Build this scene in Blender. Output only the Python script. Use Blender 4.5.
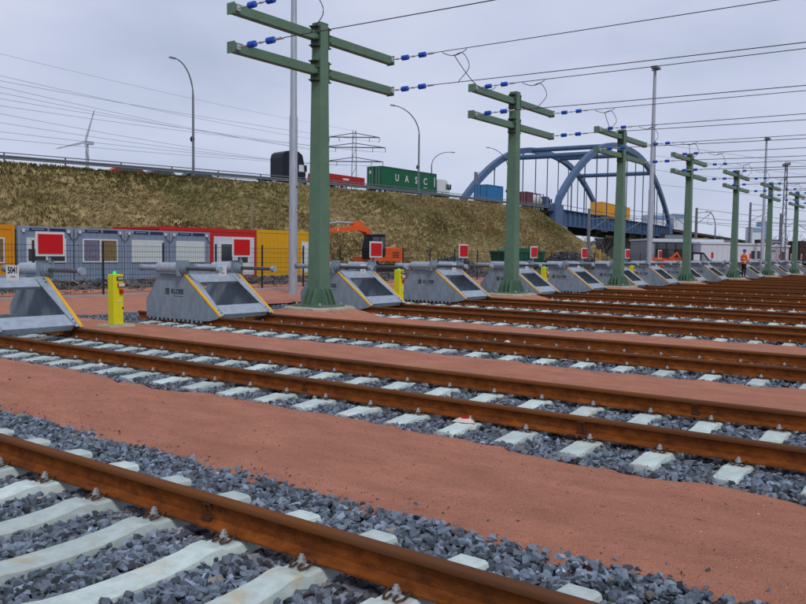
import bpy, bmesh, math, random
import numpy as np
from mathutils import Vector, Matrix
for o in list(bpy.data.objects): bpy.data.objects.remove(o)
rnd = random.Random(7); npr = np.random.default_rng(7)
S = bpy.context.scene; C = S.collection
R = math.radians
# ------------------------------------------------------------------ camera, sky, sun, exposure
cd = bpy.data.cameras.new('camera'); cam = bpy.data.objects.new('camera', cd); C.objects.link(cam)
right = Vector((0.59380129, -0.80452315, 0.01193829)); down = Vector((-0.04234237, -0.04606188, -0.99804079)); fwd = Vector((0.80349683, 0.59213242, -0.06141702))
m = Matrix.Identity(4)
for i in range(3):
    m[i][0] = right[i]; m[i][1] = -down[i]; m[i][2] = -fwd[i]
m.translation = (0, 0, 1.6)
cam.matrix_world = m
cd.sensor_width = 36; cd.lens = 35.6; cd.clip_end = 4000; cd.clip_start = 0.05
S.camera = cam
W = bpy.data.worlds.new('World'); S.world = W; W.use_nodes = True
SUN_EL, SUN_AZ = R(48), R(215)      # azimuth measured from +Y clockwise
def world():
    nt = W.node_tree; N = nt.nodes; L = nt.links; N.clear()
    out = N.new('ShaderNodeOutputWorld'); bg = N.new('ShaderNodeBackground'); bg.inputs['Strength'].default_value = 1.0
    sky = N.new('ShaderNodeTexSky'); sky.sky_type = 'NISHITA'; sky.sun_disc = False; sky.sun_elevation = SUN_EL; sky.sun_rotation = SUN_AZ
    tc = N.new('ShaderNodeTexCoord'); mp = N.new('ShaderNodeMapping'); mp.inputs['Scale'].default_value = (1.2, 1.2, 3.2); mp.inputs['Location'].default_value = (3.1, .4, 1.7)
    nz = N.new('ShaderNodeTexNoise'); nz.inputs['Scale'].default_value = 1.7; nz.inputs['Detail'].default_value = 5; nz.inputs['Roughness'].default_value = .5
    cr = N.new('ShaderNodeValToRGB'); e = cr.color_ramp.elements
    e[0].position = .28; e[0].color = (.45, .52, .68, 1); e[1].position = .74; e[1].color = (.76, .795, .92, 1)
    x = e.new(.5); x.color = (.615, .668, .85, 1)
    sc = N.new('ShaderNodeVectorMath'); sc.operation = 'SCALE'; sc.inputs['Scale'].default_value = .06
    mx = N.new('ShaderNodeMix'); mx.data_type = 'RGBA'; mx.inputs['Factor'].default_value = .9
    L.new(tc.outputs['Generated'], mp.inputs['Vector']); L.new(mp.outputs['Vector'], nz.inputs['Vector']); L.new(nz.outputs['Fac'], cr.inputs['Fac'])
    L.new(sky.outputs['Color'], sc.inputs[0]); L.new(sc.outputs['Vector'], mx.inputs[6]); L.new(cr.outputs['Color'], mx.inputs[7])
    L.new(mx.outputs[2], bg.inputs['Color']); L.new(bg.outputs['Background'], out.inputs['Surface'])
world()
ld = bpy.data.lights.new('sun', 'SUN'); ld.energy = 1.5; ld.angle = R(11); ld.color = (1, .96, .9)
sun = bpy.data.objects.new('sun', ld); C.objects.link(sun)
sdir = Vector((math.sin(SUN_AZ)*math.cos(SUN_EL), math.cos(SUN_AZ)*math.cos(SUN_EL), math.sin(SUN_EL)))
sun.rotation_euler = (-sdir).to_track_quat('-Z', 'Y').to_euler()
V = S.view_settings; V.view_transform = 'Standard'; V.look = 'None'; V.exposure = 0; V.gamma = 1; V.use_curve_mapping = False

# ------------------------------------------------------------------ materials
MATS = {}
def mat(name, col, rough=.7, metal=0., var=.12, scale=6., bump=0., bscale=60., col2=None, c2pos=.6, c2w=.12, c2scale=3., objvar=0., emit=0., attr=None, spec=.22, stretch=None):
    if name in MATS: return MATS[name]
    M = bpy.data.materials.new(name); M.use_nodes = True; nt = M.node_tree; N = nt.nodes; L = nt.links
    b = N['Principled BSDF']; b.inputs['Roughness'].default_value = rough; b.inputs['Metallic'].default_value = metal
    b.inputs['Specular IOR Level'].default_value = spec
    tc = N.new('ShaderNodeTexCoord'); src = tc.outputs['Object']
    if stretch:
        mp = N.new('ShaderNodeMapping'); mp.inputs['Scale'].default_value = stretch; L.new(src, mp.inputs['Vector']); src = mp.outputs['Vector']
    n1 = N.new('ShaderNodeTexNoise'); n1.inputs['Scale'].default_value = scale; n1.inputs['Detail'].default_value = 6; n1.inputs['Roughness'].default_value = .65; L.new(src, n1.inputs['Vector'])
    mr = N.new('ShaderNodeMapRange'); mr.inputs['From Min'].default_value = .28; mr.inputs['From Max'].default_value = .72; mr.inputs['To Min'].default_value = 1-var; mr.inputs['To Max'].default_value = 1+var; L.new(n1.outputs['Fac'], mr.inputs['Value'])
    if attr:
        at = N.new('ShaderNodeAttribute'); at.attribute_name = attr; base = at.outputs['Color']
    else:
        rgb = N.new('ShaderNodeRGB'); rgb.outputs[0].default_value = (*col, 1); base = rgb.outputs[0]
    if col2:
        n2 = N.new('ShaderNodeTexNoise'); n2.inputs['Scale'].default_value = c2scale; n2.inputs['Detail'].default_value = 7; n2.inputs['Roughness'].default_value = .7; L.new(src, n2.inputs['Vector'])
        m2 = N.new('ShaderNodeMapRange'); m2.inputs['From Min'].default_value = c2pos-c2w; m2.inputs['From Max'].default_value = c2pos+c2w; L.new(n2.outputs['Fac'], m2.inputs['Value'])
        if objvar:
            oi2 = N.new('ShaderNodeObjectInfo'); ad = N.new('ShaderNodeMath'); ad.operation = 'MULTIPLY_ADD'; ad.inputs[1].default_value = 40; ad.inputs[2].default_value = 0
            L.new(oi2.outputs['Random'], ad.inputs[0]); n2.noise_dimensions = '4D'; L.new(ad.outputs[0], n2.inputs['W'])
        mx = N.new('ShaderNodeMix'); mx.data_type = 'RGBA'; L.new(m2.outputs[0], mx.inputs['Factor']); L.new(base, mx.inputs[6]); mx.inputs[7].default_value = (*col2, 1); base = mx.outputs[2]
    sc = N.new('ShaderNodeVectorMath'); sc.operation = 'SCALE'; L.new(base, sc.inputs[0])
    fac = mr.outputs[0]
    if objvar:
        oi = N.new('ShaderNodeObjectInfo'); mo = N.new('ShaderNodeMapRange'); mo.inputs['To Min'].default_value = 1-objvar; mo.inputs['To Max'].default_value = 1+objvar; L.new(oi.outputs['Random'], mo.inputs['Value'])
        mm = N.new('ShaderNodeMath'); mm.operation = 'MULTIPLY'; L.new(fac, mm.inputs[0]); L.new(mo.outputs[0], mm.inputs[1]); fac = mm.outputs[0]
    L.new(fac, sc.inputs['Scale']); L.new(sc.outputs[0], b.inputs['Base Color'])
    if bump:
        nb = N.new('ShaderNodeTexNoise'); nb.inputs['Scale'].default_value = bscale; nb.inputs['Detail'].default_value = 5; L.new(src, nb.inputs['Vector'])
        bp = N.new('ShaderNodeBump'); bp.inputs['Strength'].default_value = bump; bp.inputs['Distance'].default_value = .02; L.new(nb.outputs['Fac'], bp.inputs['Height']); L.new(bp.outputs[0], b.inputs['Normal'])
    if emit:
        b.inputs['Emission Color'].default_value = (*col, 1); b.inputs['Emission Strength'].default_value = emit
    MATS[name] = M; return M

DIRT = mat('red_dirt', (.425, .186, .124), .95, var=.20, scale=1.6, bump=.8, bscale=45, col2=(.16, .075, .055), c2pos=.655, c2w=.035, c2scale=7, spec=.06, stretch=(2.2, .8, 1))
# finer grain and dark scuffs for the dirt
def dirt_detail(M):
    nt = M.node_tree; N = nt.nodes; L = nt.links; b = N['Principled BSDF']
    l = b.inputs['Base Color'].links[0]; src = l.from_socket
    tc = N.new('ShaderNodeTexCoord'); n = N.new('ShaderNodeTexNoise'); n.inputs['Scale'].default_value = 110; n.inputs['Detail'].default_value = 6; n.inputs['Roughness'].default_value = .8
    L.new(tc.outputs['Object'], n.inputs['Vector'])
    mr = N.new('ShaderNodeMapRange'); mr.inputs['From Min'].default_value = .3; mr.inputs['From Max'].default_value = .7; mr.inputs['To Min'].default_value = .5; mr.inputs['To Max'].default_value = 1.5; L.new(n.outputs['Fac'], mr.inputs['Value'])
    sc = N.new('ShaderNodeVectorMath'); sc.operation = 'SCALE'; L.new(src, sc.inputs[0]); L.new(mr.outputs[0], sc.inputs['Scale']); L.new(sc.outputs[0], b.inputs['Base Color'])
dirt_detail(DIRT)
for nd in DIRT.node_tree.nodes:
    if nd.type == 'TEX_NOISE' and abs(nd.inputs['Scale'].default_value-45) < .1: nd.inputs['Detail'].default_value = 9; nd.inputs['Roughness'].default_value = .75
FIELD = mat('field_ground', (.16, .14, .09), .95, var=.3, scale=.3, bump=.5, bscale=8, spec=.1)
STONE = mat('ballast_stone', (.1, .1, .1), .8, var=.25, scale=60, attr='tint', spec=.3)
BED = mat('ballast_bed', (.075, .08, .095), .95, var=.5, scale=40, bump=1, bscale=50, spec=.2)
CONC = mat('sleeper_concrete', (.475, .555, .53), .85, var=.2, scale=9, bump=.25, bscale=120, col2=(.50, .43, .27), c2pos=.63, c2w=.08, c2scale=3.6, objvar=.14, spec=.2)
PAD = mat('pad_concrete', (.37, .335, .26), .9, var=.2, scale=5, bump=.6, bscale=30, spec=.2)
GCONC = mat('grey_concrete', (.33, .33, .32), .9, var=.2, scale=2, bump=.3, bscale=20, spec=.2)
RUST = mat('rail_rust', (.215, .062, .013), .85, var=.28, scale=13, bump=.35, bscale=90, col2=(.085, .028, .012), c2pos=.55, c2w=.16, c2scale=8, spec=.05, stretch=(1, .7, 1))
HEAD = mat('rail_head_rust', (.165, .060, .019), .8, var=.22, scale=6, bump=.2, bscale=100, col2=(.075, .04, .026), c2pos=.55, c2w=.15, c2scale=3, spec=.08, stretch=(1, .25, 1))
CLIP = mat('clip_steel', (.085, .040, .022), .6, metal=.3, var=.4, scale=30)
BOLT = mat('bolt_zinc', (.48, .49, .50), .45, metal=.6, var=.2, scale=30)
BUF = mat('buffer_grey', (.205, .255, .310), .6, var=.20, scale=9, bump=.12, bscale=30, col2=(.150, .165, .18), c2pos=.60, c2w=.12, c2scale=3, objvar=.07, stretch=(1, 1, .45))
BUFL = mat('buffer_zinc', (.33, .385, .45), .45, metal=.25, var=.20, scale=9, objvar=.07)
ROD = mat('piston_steel', (.10, .105, .115), .35, metal=.7, var=.2, scale=12)
YEL = mat('warning_yellow', (.70, .37, .012), .5, var=.10, scale=8)
PILY = mat('pillar_yellow', (.66, .62, .015), .5, var=.07, scale=6)
SRED = mat('sign_red', (.50, .008, .010), .5, var=.06, scale=6)
SWHT = mat('sign_white', (.62, .62, .62), .5, var=.08, scale=6)
BLK = mat('black_print', (.012, .012, .014), .6, var=.05)
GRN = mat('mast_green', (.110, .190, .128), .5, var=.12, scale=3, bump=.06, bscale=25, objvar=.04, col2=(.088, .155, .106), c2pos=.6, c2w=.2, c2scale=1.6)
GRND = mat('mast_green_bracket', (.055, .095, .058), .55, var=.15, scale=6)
BLUEI = mat('insulator_blue', (.018, .085, .50), .4, var=.08)
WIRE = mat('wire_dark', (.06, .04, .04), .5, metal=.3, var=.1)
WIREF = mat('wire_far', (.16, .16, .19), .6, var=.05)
GALV = mat('galvanised', (.34, .375, .43), .5, metal=.3, var=.16, scale=4, stretch=(2, 2, .4))
GALVD = mat('galvanised_dark', (.17, .19, .21), .55, metal=.3, var=.2, scale=4)
GLED = mat('beacon_green', (.02, .75, .16), .3, emit=.35)
DARK = mat('dark_metal', (.022, .024, .026), .5, var=.2)
FENCE = mat('fence_anthracite', (.025, .027, .028), .6, var=.1)
CGREY = mat('cabin_grey', (.190, .245, .335), .55, var=.10, scale=2)
CGREYF = mat('cabin_frame_grey', (.225, .275, .355), .55, var=.1, scale=2)
CORG = mat('cabin_orange', (.62, .24, .008), .55, var=.08, scale=2)
CYEL = mat('cabin_yellow', (.62, .32, .010), .55, var=.07, scale=2)
CRED = mat('cabin_red', (.47, .020, .016), .5, var=.08, scale=2)
CWHT = mat('cabin_white', (.52, .57, .64), .6, var=.07, scale=2)
BLIND = mat('window_blind', (.56, .62, .60), .7, var=.06, scale=3)
GLASS = mat('window_glass', (.03, .035, .045), .08, var=.2, scale=2, spec=.8)
CURT = mat('curtain', (.16, .15, .22), .8, var=.3, scale=6)
CURT2 = mat('curtain_tan', (.20, .14, .07), .8, var=.3, scale=6)
NAVY = mat('banner_navy', (.02, .025, .075), .5, var=.1)
EXO = mat('excavator_orange', (.68, .095, .018), .5, var=.1, scale=4)
GRASSM = mat('dry_grass', (.2, .15, .07), .95, var=.25, scale=3, attr='tint', spec=.05)
SOIL = mat('embankment_soil', (.30, .23, .115), .98, var=.45, scale=.8, bump=.8, bscale=6, col2=(.14, .135, .05), c2pos=.56, c2w=.1, c2scale=.12, spec=.05)
RUBB = mat('rubble_soil', (.115, .085, .075), .95, var=.4, scale=3, bump=1, bscale=14, spec=.1)
ASPH = mat('asphalt', (.055, .055, .057), .9, var=.15, scale=3)
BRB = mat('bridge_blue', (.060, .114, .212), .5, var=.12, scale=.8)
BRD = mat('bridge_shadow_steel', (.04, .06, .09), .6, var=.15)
CTG = mat('container_green', (.010, .105, .048), .5, var=.1, scale=2)
CTB = mat('container_blue', (.022, .155, .34), .5, var=.12, scale=2)
CTY = mat('container_amber', (.66, .29, .012), .5, var=.1, scale=2)
CTR = mat('trailer_red', (.36, .022, .02), .5, var=.15, scale=2)
CTM = mat('tank_maroon', (.12, .035, .045), .5, var=.15, scale=2)
TRB = mat('truck_black', (.010, .014, .022), .4, var=.2)
TRW = mat('truck_white', (.62, .64, .66), .4, var=.06)
TRBL = mat('truck_blue', (.05, .09, .18), .4, var=.1)
TYRE = mat('tyre', (.018, .018, .018), .9, var=.2)
BARK = mat('bark', (.075, .062, .055), .95, var=.3, scale=5, spec=.1)
WOOD = mat('wood_stake', (.22, .19, .15), .9, var=.2, scale=5, spec=.1)
TURB = mat('turbine_hazed_white', (.40, .43, .50), .5, var=.03)  # paleness of distance put into the paint, no haze volume
TURR = mat('turbine_hazed_red', (.42, .26, .28), .5, var=.03)  # band red washed out with the same painted distance haze
PYL = mat('pylon_steel', (.12, .125, .14), .6, var=.1)
HIVIS = mat('hivis_orange', (.85, .13, .012), .6, var=.08, scale=10)
TROU = mat('trousers_dark', (.018, .02, .026), .85, var=.2, scale=10)
SKIN = mat('skin', (.45, .25, .17), .6, var=.06)
HELM = mat('helmet_blue', (.012, .045, .26), .35, var=.05)
SKIPG = mat('skip_green', (.012, .085, .045), .55, var=.2, scale=2)
HALLG = mat('hall_grey', (.24, .26, .29), .6, var=.1, scale=1)
FARB = mat('far_hazed_blue', (.20, .32, .55), .6, var=.1, scale=.1)  # blue lightened to imitate distance haze, painted into the colour
FARW = mat('far_hazed_white', (.58, .62, .70), .7, var=.08, scale=.1)  # pale wall tone with the distance haze painted in
LITW = mat('litter_white', (.62, .55, .50), .6, var=.1)

# ------------------------------------------------------------------ mesh helpers
class MB:
    def __init__(s): s.v = []; s.f = []
    def add(s, vs, fs):
        k = len(s.v); s.v += [tuple(p) for p in vs]; s.f += [tuple(i+k for i in q) for q in fs]; return s
    def box(s, c, d, rot=None):
        x, y, z = d[0]/2, d[1]/2, d[2]/2
        vs = [Vector((a, b, e)) for e in (-z, z) for b in (-y, y) for a in (-x, x)]
        if rot is not None: vs = [rot @ q for q in vs]
        c = Vector(c)
        return s.add([q+c for q in vs], [(0,2,3,1),(4,5,7,6),(0,1,5,4),(2,6,7,3),(0,4,6,2),(1,3,7,5)])
    def b2(s, lo, hi): return s.box([(a+b)/2 for a, b in zip(lo, hi)], [b-a for a, b in zip(lo, hi)])
    def frustum(s, c0, d0, c1, d1):
        vs = []
        for c, d in ((c0, d0), (c1, d1)):
            for a, b in ((-1,-1),(1,-1),(1,1),(-1,1)): vs.append((c[0]+a*d[0]/2, c[1]+b*d[1]/2, c[2]))
        return s.add(vs, [(3,2,1,0),(4,5,6,7),(0,1,5,4),(1,2,6,5),(2,3,7,6),(3,0,4,7)])
    def prism(s, poly, axis, a, b):
        # poly: 2D points; axis 0: (y,z) extruded in x; 1: (x,z) in y; 2: (x,y) in z
        def p3(q, t): return {0: (t, q[0], q[1]), 1: (q[0], t, q[1]), 2: (q[0], q[1], t)}[axis]
        n = len(poly); vs = [p3(q, a) for q in poly]+[p3(q, b) for q in poly]
        return s.add(vs, [tuple(range(n))[::-1], tuple(range(n, 2*n))]+[(i, (i+1) % n, n+(i+1) % n, n+i) for i in range(n)])
    def sweep(s, pts, prof, up=(0,0,1), cap=True, scales=None):
        pts = [Vector(p) for p in pts]; n = len(pts); k = len(prof); vs = []; fs = []
        for i, p in enumerate(pts):
            t = (pts[min(i+1, n-1)]-pts[max(i-1, 0)]).normalized()
            u = Vector(up)
            if abs(t.dot(u)) > .98: u = Vector((0, 1, 0)) if abs(t.y) < .9 else Vector((1, 0, 0))
            r = t.cross(u).normalized(); w = r.cross(t).normalized(); q = scales[i] if scales else 1
            vs += [p+r*(a*q)+w*(b*q) for a, b in prof]
        for i in range(n-1):
            for j in range(k): fs.append((i*k+j, i*k+(j+1) % k, (i+1)*k+(j+1) % k, (i+1)*k+j))
        if cap: fs += [tuple(range(k))[::-1], tuple(range((n-1)*k, n*k))]
        return s.add(vs, fs)
    def tube(s, pts, r, n=8, cap=True):
        pr = [(math.cos(2*math.pi*i/n), math.sin(2*math.pi*i/n)) for i in range(n)]
        rs = r if isinstance(r, (list, tuple)) else [r]*len(pts)
        return s.sweep(pts, pr, cap=cap, scales=rs)
    def build(s, name, M, parent=None, smooth=False, loc=None, rz=0):
        me = bpy.data.meshes.new(name); me.from_pydata([tuple(p) for p in s.v], [], s.f); me.update()
        bm = bmesh.new(); bm.from_mesh(me); bmesh.ops.recalc_face_normals(bm, faces=bm.faces); bm.to_mesh(me); bm.free()
        if smooth:
            me.polygons.foreach_set('use_smooth', [True]*len(me.polygons))
            me.set_sharp_from_angle(angle=R(40))
        me.materials.append(M); o = bpy.data.objects.new(name, me); C.objects.link(o)
        if parent is not None: o.parent = parent
        if loc is not None: o.location = loc
        if rz: o.rotation_euler.z = rz
        return o
def tag(o, label=None, cat=None, group=None, kind=None):
    if label: o['label'] = label
    if cat: o['category'] = cat
    if group: o['group'] = group
    if kind: o['kind'] = kind
    return o
def thing(name, label, cat, loc=(0,0,0), rz=0, group=None):
    o = bpy.data.objects.new(name, None); C.objects.link(o); o.location = loc; o.rotation_euler.z = rz; o.empty_display_size = .2
    return tag(o, label, cat, group)
def inst(me, name, parent, loc=(0,0,0), rz=0):
    o = bpy.data.objects.new(name, me); C.objects.link(o); o.parent = parent; o.location = loc; o.rotation_euler.z = rz; return o
KIDS = {}
def copy_tree(o, parent=None):
    c = o.copy(); C.objects.link(c); c.parent = parent
    for ch in [x for x in bpy.data.objects if x.parent == o] if o.name not in KIDS else KIDS[o.name]: copy_tree(ch, c)
    return c
def cache_kids():
    KIDS.clear()
    for x in bpy.data.objects:
        if x.parent: KIDS.setdefault(x.parent.name, []).append(x)
    for x in bpy.data.objects: KIDS.setdefault(x.name, [])
def struct(o): o['kind'] = 'structure'; return o
def stuff(o, label=None, cat=None): return tag(o, label, cat, kind='stuff')
TXT = {}
def text_mesh(body, size, M, depth=.004, spacing=1.):
    k = (body, size, M.name)
    if k in TXT: return TXT[k]
    cu = bpy.data.curves.new('lettering', 'FONT'); cu.body = body; cu.size = size; cu.extrude = depth; cu.space_character = spacing; cu.align_x = 'CENTER'; cu.align_y = 'CENTER'; cu.resolution_u = 3; cu.offset = size*.016
    t = bpy.data.objects.new('tmp_text', cu); C.objects.link(t); dg = bpy.context.evaluated_depsgraph_get(); dg.update()
    me = bpy.data.meshes.new_from_object(t.evaluated_get(dg)); bpy.data.objects.remove(t); bpy.data.curves.remove(cu)
    me.materials.clear(); me.materials.append(M); TXT[k] = me; return me
def put_text(body, size, M, parent, loc, face, name='lettering', spacing=1.):
    # face: outward direction of the lettering, '-y', '-x' or '+x'
    o = bpy.data.objects.new(name, text_mesh(body, size, M, spacing=spacing)); C.objects.link(o); o.parent = parent; o.location = loc
    o.rotation_euler = {'-y': (R(90), 0, 0), '-x': (R(90), 0, R(-90)), '+x': (R(90), 0, R(90))}[face]
    return o
def ordn(i): return ['first','second','third','fourth','fifth','sixth','seventh','eighth','ninth','tenth','eleventh','twelfth','thirteenth','fourteenth','fifteenth','sixteenth','seventeenth','eighteenth'][i]
def vnoise(x, y, seed=0):
    # smooth value noise on numpy arrays
    x = np.asarray(x, float); y = np.asarray(y, float); xi = np.floor(x).astype(int); yi = np.floor(y).astype(int); fx = x-xi; fy = y-yi
    fx = fx*fx*(3-2*fx); fy = fy*fy*(3-2*fy)
    def h(a, b):
        n = (a*374761393+b*668265263+seed*982451653) & 0xffffffff; n = ((n ^ (n >> 13))*1274126177) & 0xffffffff; return ((n ^ (n >> 16)) & 0xffff)/65535.
    return (h(xi, yi)*(1-fx)+h(xi+1, yi)*fx)*(1-fy)+(h(xi, yi+1)*(1-fx)+h(xi+1, yi+1)*fx)*fy
def np_mesh(name, V3, F3, M, tint=None, smooth=False):
    me = bpy.data.meshes.new(name); nv = len(V3); nf = len(F3); k = F3.shape[1]
    me.vertices.add(nv); me.vertices.foreach_set('co', np.ascontiguousarray(V3, dtype=np.float32).ravel())
    me.loops.add(nf*k); me.loops.foreach_set('vertex_index', np.ascontiguousarray(F3, dtype=np.int32).ravel())
    me.polygons.add(nf); me.polygons.foreach_set('loop_start', np.arange(0, nf*k, k, dtype=np.int32))
    me.polygons.foreach_set('use_smooth', np.full(nf, smooth))
    me.update(calc_edges=True)
    if tint is not None:
        a = me.color_attributes.new('tint', 'FLOAT_COLOR', 'POINT'); a.data.foreach_set('color', np.ascontiguousarray(np.c_[tint, np.ones(nv)], dtype=np.float32).ravel())
    me.materials.append(M); o = bpy.data.objects.new(name, me); C.objects.link(o); return o
def grid(name, xs, ys, zf, M, smooth=True):
    X, Y = np.meshgrid(xs, ys, indexing='ij'); Z = zf(X, Y); nx, ny = X.shape
    i = np.arange((nx-1)*(ny-1)); a = (i//(ny-1))*ny+i % (ny-1)
    F = np.c_[a, a+ny, a+ny+1, a+1]
    return np_mesh(name, np.c_[X.ravel(), Y.ravel(), Z.ravel()], F, M, smooth=smooth)

# ------------------------------------------------------------------ the ground
TX = [2.28, 7.33]+[12.1+9.86*k+d for k in range(7) for d in (0, 5.12)]
TX = sorted(TX)+[TX[-1]+4.74]
NT = len(TX)
struct(grid('ground', np.r_[np.linspace(-400, -20, 6), np.linspace(-15, 140, 20), np.linspace(200, 3000, 8)], np.r_[np.linspace(-400, -45, 5), np.linspace(-40, 100, 20), np.linspace(150, 3000, 8)], lambda X, Y: X*0-.16, FIELD))
struct(grid('ballast_bed', np.linspace(-1, 84, 120), np.linspace(-40, 19, 60), lambda X, Y: X*0-.125+.03*vnoise(X*3, Y*3), BED))
def strip(name, x0, x1, fine, seed):
    xs = np.r_[x0-.12, np.linspace(x0, x1, max(6, int((x1-x0)/fine))), x1+.12]
    ys = np.r_[np.linspace(-40, -4, 30), np.arange(-3.9, 18.4, fine)]
    def zf(X, Y):
        e0 = x0+.16*(vnoise(Y*2.3, Y*0+seed, 1)-.5)+.10*(vnoise(Y*9, Y*0+seed, 2)-.5)+.22*(vnoise(Y*.5, Y*0+seed, 8)-.5)
        e1 = x1+.16*(vnoise(Y*2.1, Y*0+seed, 3)-.5)+.10*(vnoise(Y*8, Y*0+seed, 4)-.5)+.22*(vnoise(Y*.5, Y*0+seed, 9)-.5)
        d = np.minimum(X-e0, e1-X); t = np.clip(d/.14, -1, 1)
        z = .004+.022*(vnoise(X*1.3, Y*1.1, seed)-.5)+.010*(vnoise(X*6, Y*5, seed+5)-.5)
        if fine < .08: z += .006*(vnoise(X*19, Y*16, 6)-.5)+.005*(vnoise(X*37, Y*30, 7)-.5)
        return np.where(t < 1, z-(1-t)**2*.055, z)
    return struct(grid(name, xs, ys, zf, DIRT))
LB, RB = 1.46, 1.66       # ballast half widths on the camera side and the far side
strip('dirt_path', -6, TX[0]-LB-.1, .3, 11)
for i in range(NT-1): strip('dirt_path', TX[i]+RB, TX[i+1]-LB, [.035, .06, .1, .15][i] if i < 4 else .3, 20+i)
strip('dirt_path', TX[-1]+RB, 150, 1.5, 90)
struct(grid('dirt_yard', np.linspace(-30, 150, 240), np.linspace(18.0, 26.5, 30), lambda X, Y: .010+.03*(vnoise(X*.7, Y*.7, 3)-.5)-np.clip(18.5-Y, 0, 1)*.10+.05*np.clip(Y-23.5, 0, 3), DIRT))

# ------------------------------------------------------------------ tracks
def rail_profile():
    h = [(-.075, 0), (-.075, .011), (-.030, .022), (-.0095, .036), (-.00825, .075), (-.0095, .118), (-.034, .131), (-.0365, .137), (-.0355, .160), (-.030, .168), (-.016, .1718)]
    return h+[(-x, z) for x, z in h[::-1]]
def rail_mesh(y0, y1):
    pr = rail_profile(); n = len(pr); ys = np.linspace(y0, y1, 6); vs = []; fs = []
    for y in ys: vs += [(x, y, z) for x, z in pr]
    for i in range(5):
        for j in range(n): fs.append((i*n+j, i*n+(j+1) % n, (i+1)*n+(j+1) % n, (i+1)*n+j))
    fs += [tuple(range(n)), tuple(range(5*n, 6*n))]
    me = bpy.data.meshes.new('rail'); me.from_pydata(vs, [], fs)
    bm = bmesh.new(); bm.from_mesh(me); bmesh.ops.recalc_face_normals(bm, faces=bm.faces); bm.to_mesh(me); bm.free()
    me.materials.append(RUST); me.materials.append(HEAD)
    for p in me.polygons:
        p.use_smooth = True
        if p.center.z > .14: p.material_index = 1
    me.set_sharp_from_angle(angle=R(50)); return me
def sleeper_mesh():
    # stations along x: (x, top height, top half width, bottom half width)
    st = [(-1.33, -.09, .088, .145), (-1.325, -.020, .082, .145), (-1.14, -.008, .080, .145), (-1.00, .004, .080, .145), (-.965, .004, .082, .145), (-.92, -.010, .084, .145), (-.58, -.010, .084, .145), (-.545, .008, .082, .145), (-.47, .008, .080, .140), (-.38, -.010, .082, .132), (-.2, -.026, .090, .118), (0, -.030, .094, .112)]
    st = st+[(-a, b, c, d) for a, b, c, d in st[-2::-1]]
    vs = []; fs = []
    for x, t, wt, wb in st:
        vs += [(x, -wb, -.21), (x, -wt-.012, t-.012), (x, -wt+.006, t), (x, wt-.006, t), (x, wt+.012, t-.012), (x, wb, -.21)]
    for i in range(len(st)-1):
        for j in range(6): fs.append((i*6+j, i*6+(j+1) % 6, (i+1)*6+(j+1) % 6, (i+1)*6+j))
    fs += [tuple(range(6)), tuple(range(len(st)*6-6, len(st)*6))]
    b = MB(); b.v = vs; b.f = fs; o = b.build('sleeper', CONC, smooth=True); me = o.data; me.set_sharp_from_angle(angle=R(28)); bpy.data.objects.remove(o); return me
def clip_mesh(side, simple=False):
    # W shaped tension clamp with a screw; rail lies toward -side in x
    b = MB()
    if not simple:
        pts = [(-.055, -.055, .030), (-.035, -.075, .034), (.02, -.070, .012), (.055, -.045, .004), (.050, -.022, .010), (-.01, -.018, .036), (-.03, 0, .040), (-.01, .018, .036), (.050, .022, .010), (.055, .045, .004), (.02, .070, .012), (-.035, .075, .034), (-.055, .055, .030)]
        b.tube([(x*side*.9, y*.8, z*.7+.006) for x, y, z in pts], .0065, 6)
    else:
        b.box((0, 0, .015), (.11, .14, .03))
    k = len(b.f)
    if simple: b.frustum((0, 0, .03), (.034, .034), (0, 0, .066), (.026, .026))
    else:
        def cyl(r, z0, z1, n): b.tube([(0, 0, z0), (0, 0, z1)], r, n)
        cyl(.026, .026, .034, 10); cyl(.020, .034, .052, 6); cyl(.012, .052, .066, 6)
    me = bpy.data.meshes.new('rail_clip'); me.from_pydata([tuple(v) for v in b.v], [], b.f)
    bm = bmesh.new(); bm.from_mesh(me); bmesh.ops.recalc_face_normals(bm, faces=bm.faces); bm.to_mesh(me); bm.free()
    me.materials.append(CLIP); me.materials.append(BOLT)
    for i, p in enumerate(me.polygons): p.material_index = 1 if i >= k else 0
    return me
SLP = sleeper_mesh(); RAIL = rail_mesh(-40, 16.05); RAILB = rail_mesh(-40, 15.9)
CL = {1: clip_mesh(1), -1: clip_mesh(-1)}; CLS = {1: clip_mesh(1, True), -1: clip_mesh(-1, True)}
G = .7535
CLIPX = [(-G-.118, -1), (-G+.118, 1), (G-.118, -1), (G+.118, 1)]
SLEEP = {}
track_words = ['nearest, filling the lower left corner', 'second from the camera, with litter lying beside it']+[ordn(i)+' from the camera' for i in range(2, NT)]
TRK = []
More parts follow.
